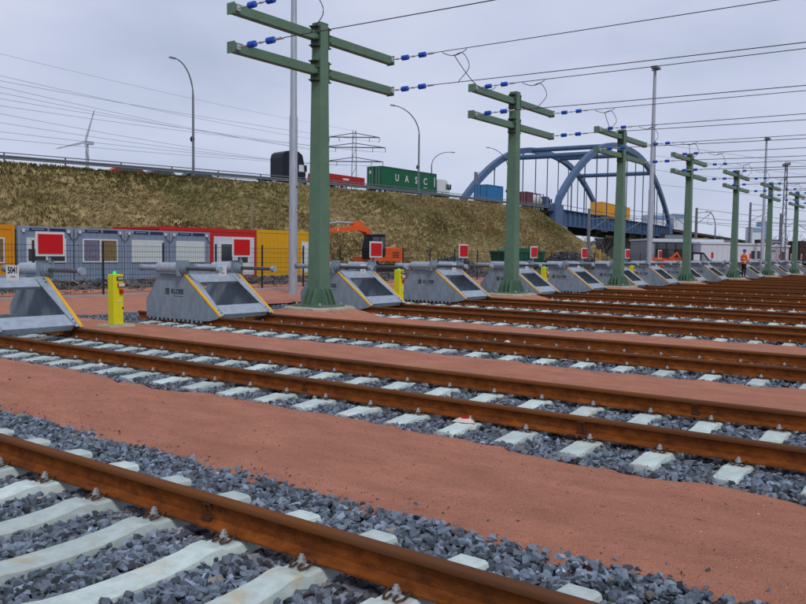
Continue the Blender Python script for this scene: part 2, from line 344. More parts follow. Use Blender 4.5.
for i, x in enumerate(TX):
    t = thing('railway_track', 'rusty railway track on pale concrete sleepers, '+track_words[i], 'railway track', (x, 0, 0), 0, 'parallel railway tracks'); TRK.append(t)
    inst(RAIL, 'rail', t, (-G, 0, .004)); inst(RAILB if i > 1 else RAIL, 'rail', t, (G, 0, .004))
    y0 = max(-4.2, .17*x-4); off = [.33, .29][i] if i < 2 else rnd.uniform(0, .6)
    k0 = math.ceil((y0-off)/.61); SLEEP[i] = []
    ys = []
    k = k0
    while k*.61+off < 15.8: ys.append(k*.61+off); k += 1
    SLEEP[i] = ys
    for y in ys:
        s = inst(SLP, 'sleeper', t, (0, y+rnd.uniform(-.012, .012), rnd.uniform(-.004, .002)), rnd.uniform(-.006, .006))
        if i <= 2:
            for cx, sd in CLIPX:
                inst(CL[sd], 'rail_clip', s, (cx, 0, -.008))
        elif i <= 4:
            for cx, sd in CLIPX: inst(CLS[sd], 'rail_clip', s, (cx, 0, -.008))
    if i > 4:
        b = MB()
        for y in ys:
            for cx, sd in CLIPX: b.frustum((cx, y, 0), (.05, .06), (cx, y, .06), (.028, .028))
        stuff(b.build('rail_clips', BOLT, t))
# bond clamps on the rail webs
def bond(i, sx, y, side):
    b = MB(); x = sx+side*.022
    for dy in (-.022, .022): b.tube([(x, y+dy, .03), (x, y+dy, .135)], .006, 6)
    b.box((x+side*.004, y, .040), (.03, .07, .02)); b.box((x, y, .128), (.024, .06, .012))
    b.build('bond_clamp', CLIP, TRK[i])
bond(0, G, 3.62, -1); bond(1, -G, 2.85, -1); bond(1, G, 2.3, -1); bond(1, -G, 6.2, -1); bond(2, -G, 5.2, -1)

# ballast stones: counted by nobody, one object for each track bed
def stone_templates(npt, n=14):
    out = []
    for k in range(n):
        bm = bmesh.new()
        for _ in range(npt):
            p = Vector((npr.normal(), npr.normal(), npr.normal())).normalized(); p *= .88+.24*npr.random()
            bm.verts.new((p.x*1.2, p.y*.95, p.z*.75))
        r = bmesh.ops.convex_hull(bm, input=bm.verts)
        bmesh.ops.delete(bm, geom=[g for g in r['geom_interior'] if isinstance(g, bmesh.types.BMVert)], context='VERTS')
        bmesh.ops.triangulate(bm, faces=bm.faces); bm.verts.index_update()
        out.append((np.array([v.co[:] for v in bm.verts]), np.array([[v.index for v in f.verts] for f in bm.faces]))); bm.free()
    return out
ST_NEAR = stone_templates(12); ST_FAR = stone_templates(8)
def rotm(n):
    q = npr.normal(size=(n, 4)); q /= np.linalg.norm(q, axis=1)[:, None]; w, x, y, z = q.T
    return np.stack([np.stack([1-2*(y*y+z*z), 2*(x*y-z*w), 2*(x*z+y*w)], -1), np.stack([2*(x*y+z*w), 1-2*(x*x+z*z), 2*(y*z-x*w)], -1), np.stack([2*(x*z-y*w), 2*(y*z+x*w), 1-2*(x*x+y*y)], -1)], 1)
def stones(name, P, rad, base, spread, M=STONE, warm=.04, ST=None, hue=(.81, 1.0, 1.27), stain=None):
    ST = ST or ST_FAR
    n = len(P); Rm = rotm(n); tpl = npr.integers(0, len(ST), n); VV = []; FF = []; TT = []; k = 0
    g = base*(1+spread*npr.normal(size=(n, 1))).clip(.32, 2.6)*np.array([hue])
    if stain is not None: g = g*(1-stain[:, None]*np.array([[-.35, .02, .22]]))
    w = npr.random(n) < warm; g[w] = g[w]*np.array([1.6, 1.15, .8])
    w = npr.random(n) < .03; g[w] = g[w]*1.7
    for t in range(len(ST)):
        idx = np.where(tpl == t)[0]
        if not len(idx): continue
        v, fc = ST[t]
        vv = np.einsum('nij,vj->nvi', Rm[idx], v)*rad[idx][:, None, None]; vv[:, :, 2] *= .85; vv += P[idx][:, None, :]
        VV.append(vv.reshape(-1, 3)); FF.append((fc[None]+np.arange(len(idx))[:, None, None]*len(v)+k).reshape(-1, 3)); TT.append(np.repeat(g[idx], len(v), axis=0)); k += len(idx)*len(v)
    return np_mesh(name, np.vstack(VV), np.vstack(FF), M, np.vstack(TT))
def ballast(i, y0, y1, dens, r0, r1, x0=-LB-.1, x1=RB+.1):
    n = int((x1-x0)*(y1-y0)*dens); X = npr.uniform(x0, x1, n); Y = npr.uniform(y0, y1, n); rad = npr.uniform(r0, r1, n)*(1+.35*npr.random(n)**4)
    ys = np.array(SLEEP[i]); dy = np.min(np.abs(Y[:, None]-ys[None]), axis=1)
    insl = (np.abs(X) < 1.34) & (dy < .098+rad*.5); onr = (np.abs(np.abs(X)-G) < .10)
    lvl = (-.050 if i == 0 else -.034)+(.034 if i == 0 else .020)*np.clip((np.abs(X)-1.42)/.18, 0, 1)+.026*(vnoise(X*3, Y*3, i)-.5)
    lvl = np.where(onr, -.075, lvl)
    Z = lvl-rad*.55+npr.uniform(-.02, .016, n)
    ed = np.abs(npr.normal(size=n))*.05; inside = (X > x0+.05+ed) & (X < x1-.05-ed)
    keep = (~insl) & inside
    P = np.c_[X+TX[i], Y, Z][keep]
    return stones('track_ballast', P, rad[keep], .140, .50, STONE, .012, ST_NEAR if i < 2 else ST_FAR, stain=(np.clip(1-np.abs(np.abs(X)-G)/.32, 0, 1)*npr.random(n)**.6)[keep])
bl_words = ['around the sleepers of the nearest track', 'around the second track from the camera']+['along the '+ordn(i)+' track from the camera' for i in range(2, NT)]
for i in range(NT):
    x = TX[i]
    if i == 0: o = ballast(i, -1.2, 11, 1300, .021, .040)
    elif i == 1: o = ballast(i, -.8, 17.5, 850, .023, .041)
    elif i == 2: o = ballast(i, 0, 18.1, 460, .030, .050)
    elif i == 3: o = ballast(i, 1, 17.5, 320, .036, .056)
    elif i < 7: o = ballast(i, .17*x-1, 17.5, 190, .045, .07)
    else: o = ballast(i, .17*x-1, 17.3, 75, .06, .09)
    stuff(o, 'grey crushed stone ballast '+bl_words[i], 'ballast')
# stray pebbles on the near dirt paths
n = 420; X = npr.uniform(3.9, 6.1, n); e = npr.random(n); X = np.where(e < .45, 3.98+np.abs(npr.normal(size=n))*.10, np.where(e < .85, 5.95-np.abs(npr.normal(size=n))*.10, X)); Y = npr.uniform(-.5, 13, n)
rad = npr.uniform(.004, .012, n)*np.where(npr.random(n) < .06, 2.2, 1)
stuff(stones('pebbles', np.c_[X, Y, rad*.3+.004], rad, .10, .4), 'small stray stones scattered along the nearest red dirt path', 'pebbles')

n = 9000; X = npr.uniform(4.0, 6.0, n); Y = npr.uniform(.2, 12, n)**1.0; rad = npr.uniform(.002, .006, n)*np.where(npr.random(n) < .04, 2.2, 1)
stuff(stones('dirt_crumbs', np.c_[X, Y, .004+.022*(vnoise(X*1.3, Y*1.1, 20)-.5)+.010*(vnoise(X*6, Y*5, 25)-.5)+.002], rad*.9, .21, .35, STONE, 0, None, (1.7, .76, .52)), 'fine reddish crumbs on the nearest dirt path', 'dirt crumbs')

# ------------------------------------------------------------------ buffer stops
def buffer_stop():
    t = thing('buffer_stop', 'x', 'buffer stop'); zt = .18; H = .79
    def pl(z): return z+zt
    side = [(13.22, pl(-.03)), (13.16, pl(.03)), (14.36, pl(.87)), (15.18, pl(.91)), (15.70, pl(.30)), (15.70, pl(-.10)), (13.5, pl(-.10))]
    # rails sit inside the plates: plates straddle outside of the rail heads
    for s in (-1, 1):
        p = MB(); p.prism(side, 0, s*H-.012, s*H+.012); sp = p.build('side_plate', BUF, t)
        c = MB(); c.box((s*(H+.03), 14.6, pl(-.085)), (.04, 2.1, .035)); cl = c.build('clamp_bar', BUF, t)
        for k in range(13): cb = MB(); cb.box((s*(H+.055), 13.72+k*.15, pl(-.10)), (.03, .055, .10)); cb.build('clamp_bolt', BUF, cl)
        for y in (13.62, 15.28): MB().box((s*(H+.022), y, pl(.0)), (.02, .03, .22)).build('lug', BUF, t)
        # sloping front flange lying in the front plane, yellow outer edge
        a = Vector((0, 13.19, pl(.02))); b = Vector((0, 14.36, pl(.885))); d = (b-a).normalized(); nrm = Vector((0, -d.z, d.y))
        def q(x, v, o): pnt = a+(b-a)*v+nrm*o; return (x, pnt.y, pnt.z)
        def slab(mb, pts, o0, o1):
            k = len(pts); mb.add([q(x, v, o0) for x, v in pts]+[q(x, v, o1) for x, v in pts], [tuple(range(k)), tuple(range(k, 2*k))]+[(j, (j+1) % k, k+(j+1) % k, k+j) for j in range(k)])
        f = MB(); slab(f, [(s*(H-.045), 0), (s*(H-.045), 1), (s*(H-.25), 1), (s*(H-.12), 0)], .0, .018); fl = f.build('front_flange', BUFL, t)
        f = MB(); slab(f, [(s*(H+.018), -.02), (s*(H+.018), 1.005), (s*(H-.045), 1.005), (s*(H-.045), -.02)], -.004, .024); f.build('warning_stripe', YEL, t)
        for v in (.06, .13, .88, .94):
            bb = MB(); x = s*(H-.10+.0*v); bb.tube([q(x, v, .016), q(x, v, .032)], .016, 6); bb.build('bolt', ROD, fl)
        # buffer cylinder on its saddle
        zc = pl(1.02); cy = MB(); cy.tube([(s*H, 14.42, zc), (s*H, 15.22, zc)], .128, 20); cyo = cy.build('buffer_cylinder', BUFL, t, True)
        MB().tube([(s*H, 15.20, zc), (s*H, 15.26, zc)], .10, 16).build('end_ring', BUF, cyo, True)
        MB().tube([(s*H, 15.24, zc), (s*H, 15.86, zc)], .066, 14).build('rear_tube', BUFL, cyo, True)
        MB().tube([(s*H, 15.82, zc), (s*H, 15.90, zc)], .078, 14).build('rear_cap', BUF, cyo, True)
        MB().box((s*H, 14.40, pl(1.03)), (.33, .045, .34)).build('mounting_plate', BUF, t)
        fl2 = MB(); fl2.tube([(s*H, 14.38, zc), (s*H, 14.33, zc)], .125, 18); fl2.tube([(s*H, 14.335, zc), (s*H, 14.27, zc)], .092, 18); fl2.tube([(s*H, 14.28, zc), (s*H, 14.24, zc)], .062, 14); fl2.build('flange_collar', BUF, cyo, True)
        pr = MB(); pr.tube([(s*H, 14.26, zc), (s*H, 13.20, zc)], .041, 12); pr.build('piston_rod', ROD, t, True)
        dd = MB(); dd.tube([(s*H, 13.22, zc), (s*H, 13.14, zc)], .070, 14); dd.build('piston_head', BUFL, t, True)
        MB().b2((s*H-.09, 14.5, pl(.895)), (s*H+.09, 15.16, pl(.93))).build('saddle', BUF, t)
    f = MB(); slab(f, [(-(H-.25), .80), (H-.25, .80), (H-.25, 1), (-(H-.25), 1)], -.05, .010); f.build('top_crossbeam', BUFL, t)
    f = MB(); slab(f, [(-(H-.135), .03), (H-.135, .03), (H-.17, .24), (-(H-.17), .24)], -.11, .012); f.build('bottom_crossbeam', BUFL, t)
    MB().b2((-H+.02, 14.34, pl(.86)), (H-.02, 14.56, pl(.885))).build('top_plate', BUF, t)
    MB().box((0, 15.45, pl(.05)), (2*H-.03, .14, .16)).build('rear_crossbeam', BUF, t)
    MB().box((0, 14.98, pl(.86)), (2*H-.03, .10, .10)).build('rear_top_beam', BUFL, t)
    # signal board over the far cylinder
    sg = MB().box((H+.05, 14.30, pl(1.51)), (.57, .022, .46)).build('signal_board', SWHT, t)
    MB().box((H+.05, 14.283, pl(1.51)), (.49, .016, .365)).build('red_panel', SRED, sg)
    MB().box((H+.05, 14.33, pl(1.24)), (.045, .03, .18)).build('sign_post', BUF, sg)
    # lettering on the side that faces the camera
    x = -H-.0155
    lg = MB(); cy0, cz = 14.93, pl(.50)
    for d in ((0, .055, .13, .014), (0, -.055, .13, .014)): lg.box((x, cy0, cz+d[1]), (.006, d[2], d[3]))
    for d in (.058, -.058): lg.box((x, cy0+d, cz), (.006, .014, .13))
    lg.box((x, cy0+.012, cz+.002), (.006, .018, .075)); lg.box((x, cy0-.018, cz+.022), (.006, .05, .016)); lg.box((x, cy0-.018, cz-.02), (.006, .05, .016))
    lg.build('logo', BLK, t)
    put_text('KLOSE', .145, BLK, t, (-H-.014, 14.58, cz), '-x', spacing=1.02)
    MB().box((-H-.0145, 14.55, cz-.10), (.004, .34, .008)).build('caption_line', DARK, t)
    return t
buf = buffer_stop(); cache_kids()
bw = ['large grey steel buffer stop marked 5041 cut by the left edge', 'grey buffer stop left of the nearest green mast, in front of the red cabin', 'grey buffer stop partly hidden behind the nearest green mast']+[ordn(i)+' grey steel buffer stop from the left in the row' for i in range(3, NT-1)]
for i in range(1, NT):
    o = buf if i == 1 else copy_tree(buf)
    o.location = (TX[i], 0, 0); tag(o, bw[i-1], 'buffer stop', 'buffer stops at the track ends')
    # white number plate on the top beam
    pt = MB(); tx = .10 if i == 1 else .24; zc, yc = 1.145, 14.28
    n = pt.box((tx, yc, zc), (.235, .012, .26)).build('number_plate', SWHT, o)
    MB().box((tx, yc+.022, zc-.07), (.03, .03, .14)).build('plate_bracket', BUF, n)
    if i == 1: put_text('5041', .165, BLK, n, (tx, yc-.008, zc+.055), '-y', 'digits', .95).scale = (.60, 1, 1)
    MB().box((tx, yc-.0075, zc-.06), (.10, .004, .018)).build('small_print', GALVD, n)

# ------------------------------------------------------------------ green masts
def mast():
    t = thing('line_mast', 'x', 'mast')
    b = MB(); b.frustum((0, 0, .30), (.40, .40), (0, 0, 7.12), (.27, .27)); sh = b.build('shaft', GRN, t)
    MB().box((0, 0, 7.125), (.28, .28, .02)).build('cap', GRN, sh)
    MB().box((0, 0, .285), (.92, .92, .045)).build('base_plate', GRN, t)
    for ax in range(4):
        for k in (-1, 0, 1):
            g = MB(); g.prism([(.17, .30), (.44, .30), (.42, .38), (.29, .68), (.24, .70), (.17, .70)], 1, k*.15-.012, k*.15+.012); o = g.build('gusset', GRN, t); o.rotation_euler.z = ax*math.pi/2
    p = MB(); n = 22; pts = []
    for k in range(n):
        a = 2*math.pi*k/n; r = .70/max(abs(math.cos(a)), abs(math.sin(a)))**.85*(1+rnd.uniform(-.06, .07)); pts.append((r*math.cos(a)*1.05+.05, r*math.sin(a)))
    top = [(x*.95, y*.95, .262+rnd.uniform(-.012, .0)) for x, y in pts]; lo = [(x*1.05, y*1.05, .04) for x, y in pts]; mid = [(x*1.02, y*1.02, .22) for x, y in pts]; bt = [(x*1.16, y*1.16, -.10) for x, y in pts]
    vs = top+mid+lo+bt; fs = [tuple(range(n))]
    for r in range(3): fs += [(r*n+i, r*n+(i+1) % n, (r+1)*n+(i+1) % n, (r+1)*n+i) for i in range(n)]
    p.add(vs, fs); p.build('footing', PAD, t)
    ec = MB(); n2 = 30; rings = [(.70, .185), (.86, .175), (1.02, .10), (1.22, .02), (1.34, -.06)]; ev = []
    for q, zz in rings:
        for k in range(n2):
            a = 2*math.pi*k/n2; rr = q/max(abs(math.cos(a)), abs(math.sin(a)))**.6*(1+rnd.uniform(-.035, .035)); ev.append((rr*math.cos(a)*.98, rr*math.sin(a), zz+rnd.uniform(-.012, .012)))
    ec.add(ev, [(j*n2+k, j*n2+(k+1) % n2, (j+1)*n2+(k+1) % n2, (j+1)*n2+k) for j in range(len(rings)-1) for k in range(n2)]); ec.build('earth_collar', DIRT, t, True)
    for bx in (-.38, .38):
        for by in (-.38, .38): MB().tube([(bx, by, .30), (bx, by, .36)], .03, 6).build('anchor_bolt', BOLT, t)
    for z in (6.80, 5.98):
        for s in (-1, 1):
            w = .14+(7.12-z)*.0095
            a = MB(); a.box((s*(w+(2.80-w)/2+.02), 0, z), (2.80-w, .19, .20)); ao = a.build('crossarm', GRN, t)
            MB().box((s*2.83, 0, z), (.03, .23, .24)).build('arm_end_plate', GRN, ao)
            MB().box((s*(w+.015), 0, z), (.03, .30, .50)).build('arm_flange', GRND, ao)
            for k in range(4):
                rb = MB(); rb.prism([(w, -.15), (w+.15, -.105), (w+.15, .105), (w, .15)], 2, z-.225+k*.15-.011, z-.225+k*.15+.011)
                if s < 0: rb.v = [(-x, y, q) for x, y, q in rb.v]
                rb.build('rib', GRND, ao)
            MB().box((s*2.74, -.12, z), (.10, .06, .12)).build('wire_lug', BOLT, ao)
    return t
MASTX = [14.66+9.85*k for k in range(7)]; MY = 13.4
mst = mast(); cache_kids()
mw = ['tallest and nearest green steel mast with four arms on a concrete footing']+[ordn(i)+' green steel mast from the left, with two pairs of arms' for i in range(1, 7)]
for i, x in enumerate(MASTX):
    o = mst if i == 0 else copy_tree(mst)
    o.location = (x, MY, 0); tag(o, mw[i], 'mast', 'green line masts between the buffer stops')
# overhead wires: each with its insulators
side_w = {-1: 'left', 1: 'right'}; lev_w = {6.80: 'upper', 5.98: 'lower'}
def smooth(q, k=5):
    q = [Vector(p) for p in q]; out = []
    for i in range(len(q)-1):
        a, b, c, d = q[max(i-1, 0)], q[i], q[i+1], q[min(i+2, len(q)-1)]
        for j in range(k):
            u = j/k; out.append(.5*((2*b)+(c-a)*u+(2*a-5*b+4*c-d)*u*u+(3*b-a-3*c+d)*u**3))
    return out+[q[-1]]
def ins_mesh():
    b = MB(); pr = [(0, .03), (.01, .068), (.05, .07), (.06, .05), (.075, .05), (.085, .07), (.125, .07), (.135, .05), (.15, .05), (.16, .07), (.20, .068), (.21, .03)]
    b.tube([(0, -a, 0) for a, r in pr], [r for a, r in pr], 12); o = b.build('insulator', BLUEI, None, True); me = o.data; bpy.data.objects.remove(o); return me
INS = ins_mesh()
def rod_mesh(a, b, r_, c, l, w):
    o = MB().tube([(0, a, 0), (0, c+l/2, 0), (0, c+l/2-.01, 0), (0, c-l/2+.01, 0), (0, c-l/2, 0), (0, b, 0)], [r_, r_, w, w, r_, r_], 6).build('tension_rod', BOLT); me = o.data; bpy.data.objects.remove(o); return me
RODS = [rod_mesh(0, -.31, .014, -.15, .12, .024), rod_mesh(-.5, -.87, .014, -.68, .12, .024), rod_mesh(-1.06, -1.36, .016, -1.24, .20, .028)]
for i, mx in enumerate(MASTX):
    for s in (-1, 1):
        for z in (6.80, 5.98):
            t = thing('overhead_wire', lev_w[z]+' overhead wire with blue insulators from the '+side_w[s]+' arm of the '+ordn(i)+' green mast', 'overhead wire', (mx+s*2.74, MY-.15, z), 0, 'overhead wires tied to the green masts')
            inst(INS, 'insulator', t, (0, -.30, 0)); inst(INS, 'insulator', t, (0, -.86, 0))
            for me in RODS: inst(me, 'tension_rod', t)
            sag = .18 if z > 6.5 else .32
            pts = [(0, -1.34-u*52, -sag*4*u*(1-u)) for u in np.linspace(0, 1, 27)]
            MB().tube(pts, (.010, .011, .013, .015)[min(i, 3)], 5).build('cable', WIRE, t)
            if z > 6.5:
                dz = 5.98-6.80
                q = [(0, -1.60, .0), (0, -1.64, -.06), (.02, -1.95, -.15), (.04, -2.25, -.06), (0, -2.32, -.02)]
                MB().tube(smooth(q), .010, 5).build('jumper', WIRE, t)
                q = [(.02, -1.95, -.15), (.05, -2.16, -.10), (.08, -2.32, -.30), (.06, -2.36, -.52), (.02, -2.15, -.76), (0, -2.08, dz-.03)]
                MB().tube(smooth(q), .010, 5).build('jumper', WIRE, t)
                if s == 1:      # cross connection to the next track
                    q = [(0, -1.95, -.13)]+[(4.05*u, -1.95+1.1*u, -.13-.45*4*u*(1-u)*(.55+.45*u)) for u in np.linspace(.08, 1, 12)]
                    MB().tube(q, .011, 5).build('cross_jumper', WIRE, t)

# ------------------------------------------------------------------ yellow control pillars
def pillar():
    t = thing('control_pillar', 'x', 'control pillar')
    MB().frustum((0, 0, -.02), (.62, .52), (0, 0, .035), (.56, .46)).build('plinth', PAD, t)
    b = MB(); b.box((0, 0, .555), (.23, .20, 1.04)); bo = b.build('housing', PILY, t)
    bv = bo.modifiers.new('bevel', 'BEVEL'); bv.width = .008; bv.segments = 2
    be = MB(); be.tube([(-.02, 0, 1.07), (-.02, 0, 1.10), (-.02, 0, 1.125), (-.02, 0, 1.14)], [.04, .04, .032, .012], 14); be.build('beacon', GLED, t, True)
    lb = MB().box((.035, -.112, .99), (.15, .02, .075)).build('label_plate', NAVY, t)
    for k in (-1, 0, 1): MB().box((.035+k*.04, -.124, .99), (.026, .006, .035)).build('display', SWHT, lb)
    for x, z in ((.015, .855), (.085, .855), (.055, .72)):
        bx = MB().box((x, -.115, z), (.075, .05, .085)).build('button_box', CTR, t)
        MB().tube([(x, -.138, z), (x, -.165, z)], .024, 10).build('push_button', SWHT if z > .8 else SRED, bx, True)
        MB().box((x, -.1425, z), (.062, .006, .07)).build('button_plate', SWHT if z > .8 else SRED, bx)
    MB().box((.02, -.103, .52), (.09, .006, .03)).build('type_label', SWHT, t)
    MB().box((.095, -.105, .375), (.03, .014, .035)).build('lock', DARK, t)
    for y in (-.06, .06): MB().tube([(-.116, y, .98), (-.122, y, .98)], .008, 8).build('rivet', DARK, t)
    return t
pil = pillar(); cache_kids()
pw = ['yellow control pillar with green lamp beside the leftmost buffer stop', 'yellow control pillar between the nearest and second green masts', 'yellow control pillar between the second and third green masts', 'yellow control pillar between the third and fourth green masts']
for i, x in enumerate([9.77, 19.62, 29.5, 39.3]):
    o = pil if i == 0 else copy_tree(pil)
    o.location = (x, 14.62, .012); tag(o, pw[i], 'control pillar', 'yellow control pillars between the buffer stops')

# ------------------------------------------------------------------ lamp masts of the yard
def lamp_mast(x, y, h, label, lattice=False, r=.15):
    t = thing('lamp_mast', label, 'lamp mast', (x, y, 0), 0, 'tall yard lamp masts')
    MB().tube([(0, 0, 0), (0, 0, h*.42), (0, 0, h*.425), (0, 0, h)], [r*1.12, r, r*.86, r*.55], 14).build('pole', GALV, t, True)
    MB().box((0, -.12, .9), (.14, .04, .30)).build('access_door', GALVD, t)
    MB().tube([(0, 0, -.02), (0, 0, .035)], r*1.7, 14).build('base_plate', GALV, t)
    for k in range(2): MB().tube([(0, -r*1.03, 3.1+k*.9), (.02, -r*1.05, 3.14+k*.9)], .03, 6).build('tag_plate', YEL if k == 0 else DARK, t)
    b = MB(); b.box((-.35, -.18, h+.02), (.95, .45, .16)); b.build('floodlight', GALVD, t)
    MB().box((0, 0, h-.05), (.12, .5, .08)).build('bracket', GALVD, t)
lamp_mast(21.75, 21.2, 15.7, 'tall galvanised lamp mast just left of the nearest green mast')
lamp_mast(60.6, 21.2, 15.7, 'tall galvanised lamp mast beside the blue bridge', r=.20)
lamp_mast(91, 19.7, 14.0, 'tall thin lamp mast between the fifth and sixth green masts', r=.17)

# ------------------------------------------------------------------ fence, kerb, rubble
FY = 24.0; FX0 = 6.0; FS = 2.425
ft = thing('mesh_fence', 'dark wire mesh fence in front of the site cabins', 'fence', (0, FY, 0))
def rods():
    b = MB()
    for z in (.14, .34, .54, .74, .94, 1.14, 1.34, 1.54, 1.72):
        b.box((FS/2, -.012, z), (FS, .007, .012))
    for k in range(1, 24): b.box((k*FS/24, 0, .94), (.0045, .0045, 1.64))
    o = b.build('mesh_panel', FENCE); me = o.data; bpy.data.objects.remove(o); return me
RM = rods(); pm = MB().box((0, .04, .92), (.06, .045, 1.88)).build('post', FENCE); PM = pm.data; bpy.data.objects.remove(pm)
for k in range(46):
    x = FX0+k*FS-.1
    inst(PM, 'post', ft, (x, 0, 0))
    if k < 45: inst(RM, 'mesh_panel', ft, (x, 0, 0))
kb = MB().box((60, FY-.12, .02), (150, .14, .14)).build('kerb', GCONC); struct(kb)
struct(grid('rubble_bank', np.linspace(-10, 115, 420), np.linspace(25.2, 31.5, 26), lambda X, Y: -.05+.42*np.exp(-((Y-27.6)/1.35)**2)*(.75+.5*vnoise(X*.5, Y*.5, 4))+.16*(vnoise(X*2.2, Y*2.2, 5)-.5)+.10*(vnoise(X*5, Y*5, 6)-.5), RUBB))
n = 5200; X = npr.uniform(5, 90, n)**1.0; Y = npr.normal(27.0, .9, n).clip(25.3, 30); rad = npr.uniform(.05, .15, n)
stuff(stones('rubble', np.c_[X, Y, .34*np.exp(-((Y-27.6)/1.35)**2)+.02+rad*.2], rad, .085, .35, STONE, .75), 'low bank of brown rubble running behind the mesh fence', 'rubble')
struct(grid('cabin_yard', np.linspace(-60, 140, 50), np.linspace(31, 48, 12), lambda X, Y: -.02+.06*(vnoise(X*.6, Y*.6, 9)-.5), RUBB))

# ------------------------------------------------------------------ site cabins
def cabin(x0, w, d, h, yf, z0, body, frame, label, kind, group='site cabins'):
    t = thing('site_cabin', label, 'cabin', (x0, yf, z0), 0, group)
    f = .12
    bd = MB(); bd.b2((f*.5, .03, .10), (w-f*.5, d-.03, h-.12)); bo = bd.build('wall_box', body, t)
    n = max(6, int(w/.34))
    for k in range(n): MB().b2((f+(w-2*f)*k/n+.01, .017, .16), (f+(w-2*f)*(k+1)/n-.012, .034, h-.2)).build('wall_panel', body, bo)
    for x in (0, w-f):
        for y in (0, d-f): MB().b2((x, y, 0), (x+f, y+f, h)).build('corner_post', frame, t)
    MB().b2((f, -.004, h-.20), (w-f, f, h-.002)).build('roof_beam', frame, t); MB().b2((f, -.004, .002), (w-f, f, .15)).build('floor_beam', frame, t)
    MB().b2((.01, f, h-.16), (w-.01, d-.01, h-.02)).build('roof', frame, t)
    def window(xa, xb, za, zb, kind):
        wf = MB(); e = .06
        for lo, hi in (((xa, -.03, za), (xb, .03, za+e)), ((xa, -.03, zb-e), (xb, .03, zb)), ((xa, -.03, za+e), (xa+e, .03, zb-e)), ((xb-e, -.03, za+e), (xb, .03, zb-e))): wf.b2(lo, hi)
        if kind == 'pair': wf.b2(((xa+xb)/2-.04, -.03, za+e), ((xa+xb)/2+.04, .03, zb-e))
        wo = wf.build('window', SWHT, t)
        if kind == 'blind':
            for k in range(9): z = za+e+(zb-za-2*e)*k/9; MB().b2((xa+e, -.022+.004*(k % 2), z+.004), (xb-e, .0, z+(zb-za-2*e)/9)).build('blind_slat', BLIND, wo)
        elif kind == 'half':
            m_ = (za+zb)/2+.05
            MB().b2((xa+e, -.02, m_), (xb-e, 0, zb-e)).build('blind', BLIND, wo); MB().b2((xa+e, -.012, za+e), (xb-e, .0, m_)).build('pane', GLASS, wo)
            MB().b2(((xa+xb)/2-.05, -.03, za+e), ((xa+xb)/2+.05, .03, m_)).build('mullion', SWHT, wo)
        else:
            c = (xa+xb)/2
            MB().b2((xa+e, -.012, za+e), (c-.04, .0, zb-e)).build('pane', CURT, wo); MB().b2((c+.04, -.012, za+e), (xb-e, .0, zb-e)).build('pane', CURT2, wo)
    if kind in ('blind', 'half', 'pair'): window(w*.15, w*.86, .98, 2.08, kind)
    if kind == 'edge': window(w-1.55, w-.45, .95, 2.05, 'pair')
    if kind in ('blind', 'half', 'pair'):
        bn = MB().b2((w*.2, -.02, h-.19), (w*.52, -.006, h-.07)).build('banner', NAVY, t)
        MB().b2((w*.24, -.026, h-.15), (w*.46, -.021, h-.11)).build('banner_print', CGREYF, bn)
        bn = MB().b2((w*.56, -.02, h-.19), (w*.86, -.006, h-.07)).build('banner', NAVY, t)
        for x in (.24, w-.24): MB().b2((x-.05, -.07, h-.26), (x+.05, -.006, h-.13)).build('socket', SWHT, t)
        pts = [(w-.24+.48*u, -.06, h-.26-.32*4*u*(1-u)) for u in np.linspace(0, 1, 9)]; MB().tube(pts, .016, 5).build('power_cable', DARK, t)
    if kind == 'door':
        dr = MB().b2((3.75, -.02, .15), (6.95, .03, 2.45)).build('door_panel', CWHT, t)
        MB().b2((4.1, -.04, .85), (5.3, -.018, 2.1)).build('window_frame', SWHT, dr); MB().b2((4.3, -.046, .98), (5.15, -.036, 2.0)).build('pane', GLASS, dr)
        MB().b2((5.45, -.03, .2), (6.6, -.018, 2.1)).build('door_leaf', SWHT, dr); MB().b2((5.6, -.036, .9), (6.4, -.028, 2.0)).build('pane', GLASS, dr)
    if kind == 'whitedoor':
        dr = MB().b2((w-2.2, -.02, .2), (w-1.05, .03, 2.25)).build('door', SWHT, t)
        MB().b2((w-2.28, -.015, .15), (w-2.2, .03, 2.32)).build('door_frame', CWHT, dr); MB().b2((w-2.25, -.05, 1.35), (w-2.16, -.02, 1.65)).build('notice', SRED, t)
    return t
xs = [18.0, 20.68, 23.32, 25.98]
cabin(15.25, 2.62, 2.9, 2.62, 34.1, .0, CORG, CORG, 'bright orange site cabin cut by the left edge', 'edge')
cabin(xs[0], 2.60, 2.9, 2.58, 34.1, .0, CGREY, CGREYF, 'grey site cabin next to the orange one, behind the leftmost red board', 'half')
cabin(xs[1], 2.60, 2.9, 2.58, 34.1, .0, CGREY, CGREYF, 'grey site cabin with curtains in its double window', 'pair')
cabin(xs[2], 2.60, 2.9, 2.58, 34.1, .0, CGREY, CGREYF, 'grey site cabin with closed white blind, right of the curtained one', 'blind')
cabin(xs[3], 2.60, 2.9, 2.58, 34.1, .0, CGREY, CGREYF, 'rightmost grey site cabin with closed white blind, beside the red cabin', 'blind')
cabin(27.6, 7.15, 4.5, 2.92, 37.05, .0, CRED, CRED, 'red site cabin with white door front', 'door')
cabin(34.8, 6.3, 4.5, 2.96, 37.05, .0, CYEL, CYEL, 'yellow site cabin with white door beside the lamp mast', 'whitedoor')
st = thing('wooden_stake', 'thin weathered wooden pole on the grass slope above the red cabin', 'pole', (39.2, 42.3, 0)); MB().tube([(0, 0, -.3), (.01, 0, 2.6), (.03, 0, 5.2)], [.09, .085, .07], 8).build('shaft', WOOD, st, True); MB().box((.03, 0, 5.2), (.16, .16, .05)).build('cap', WOOD, st)

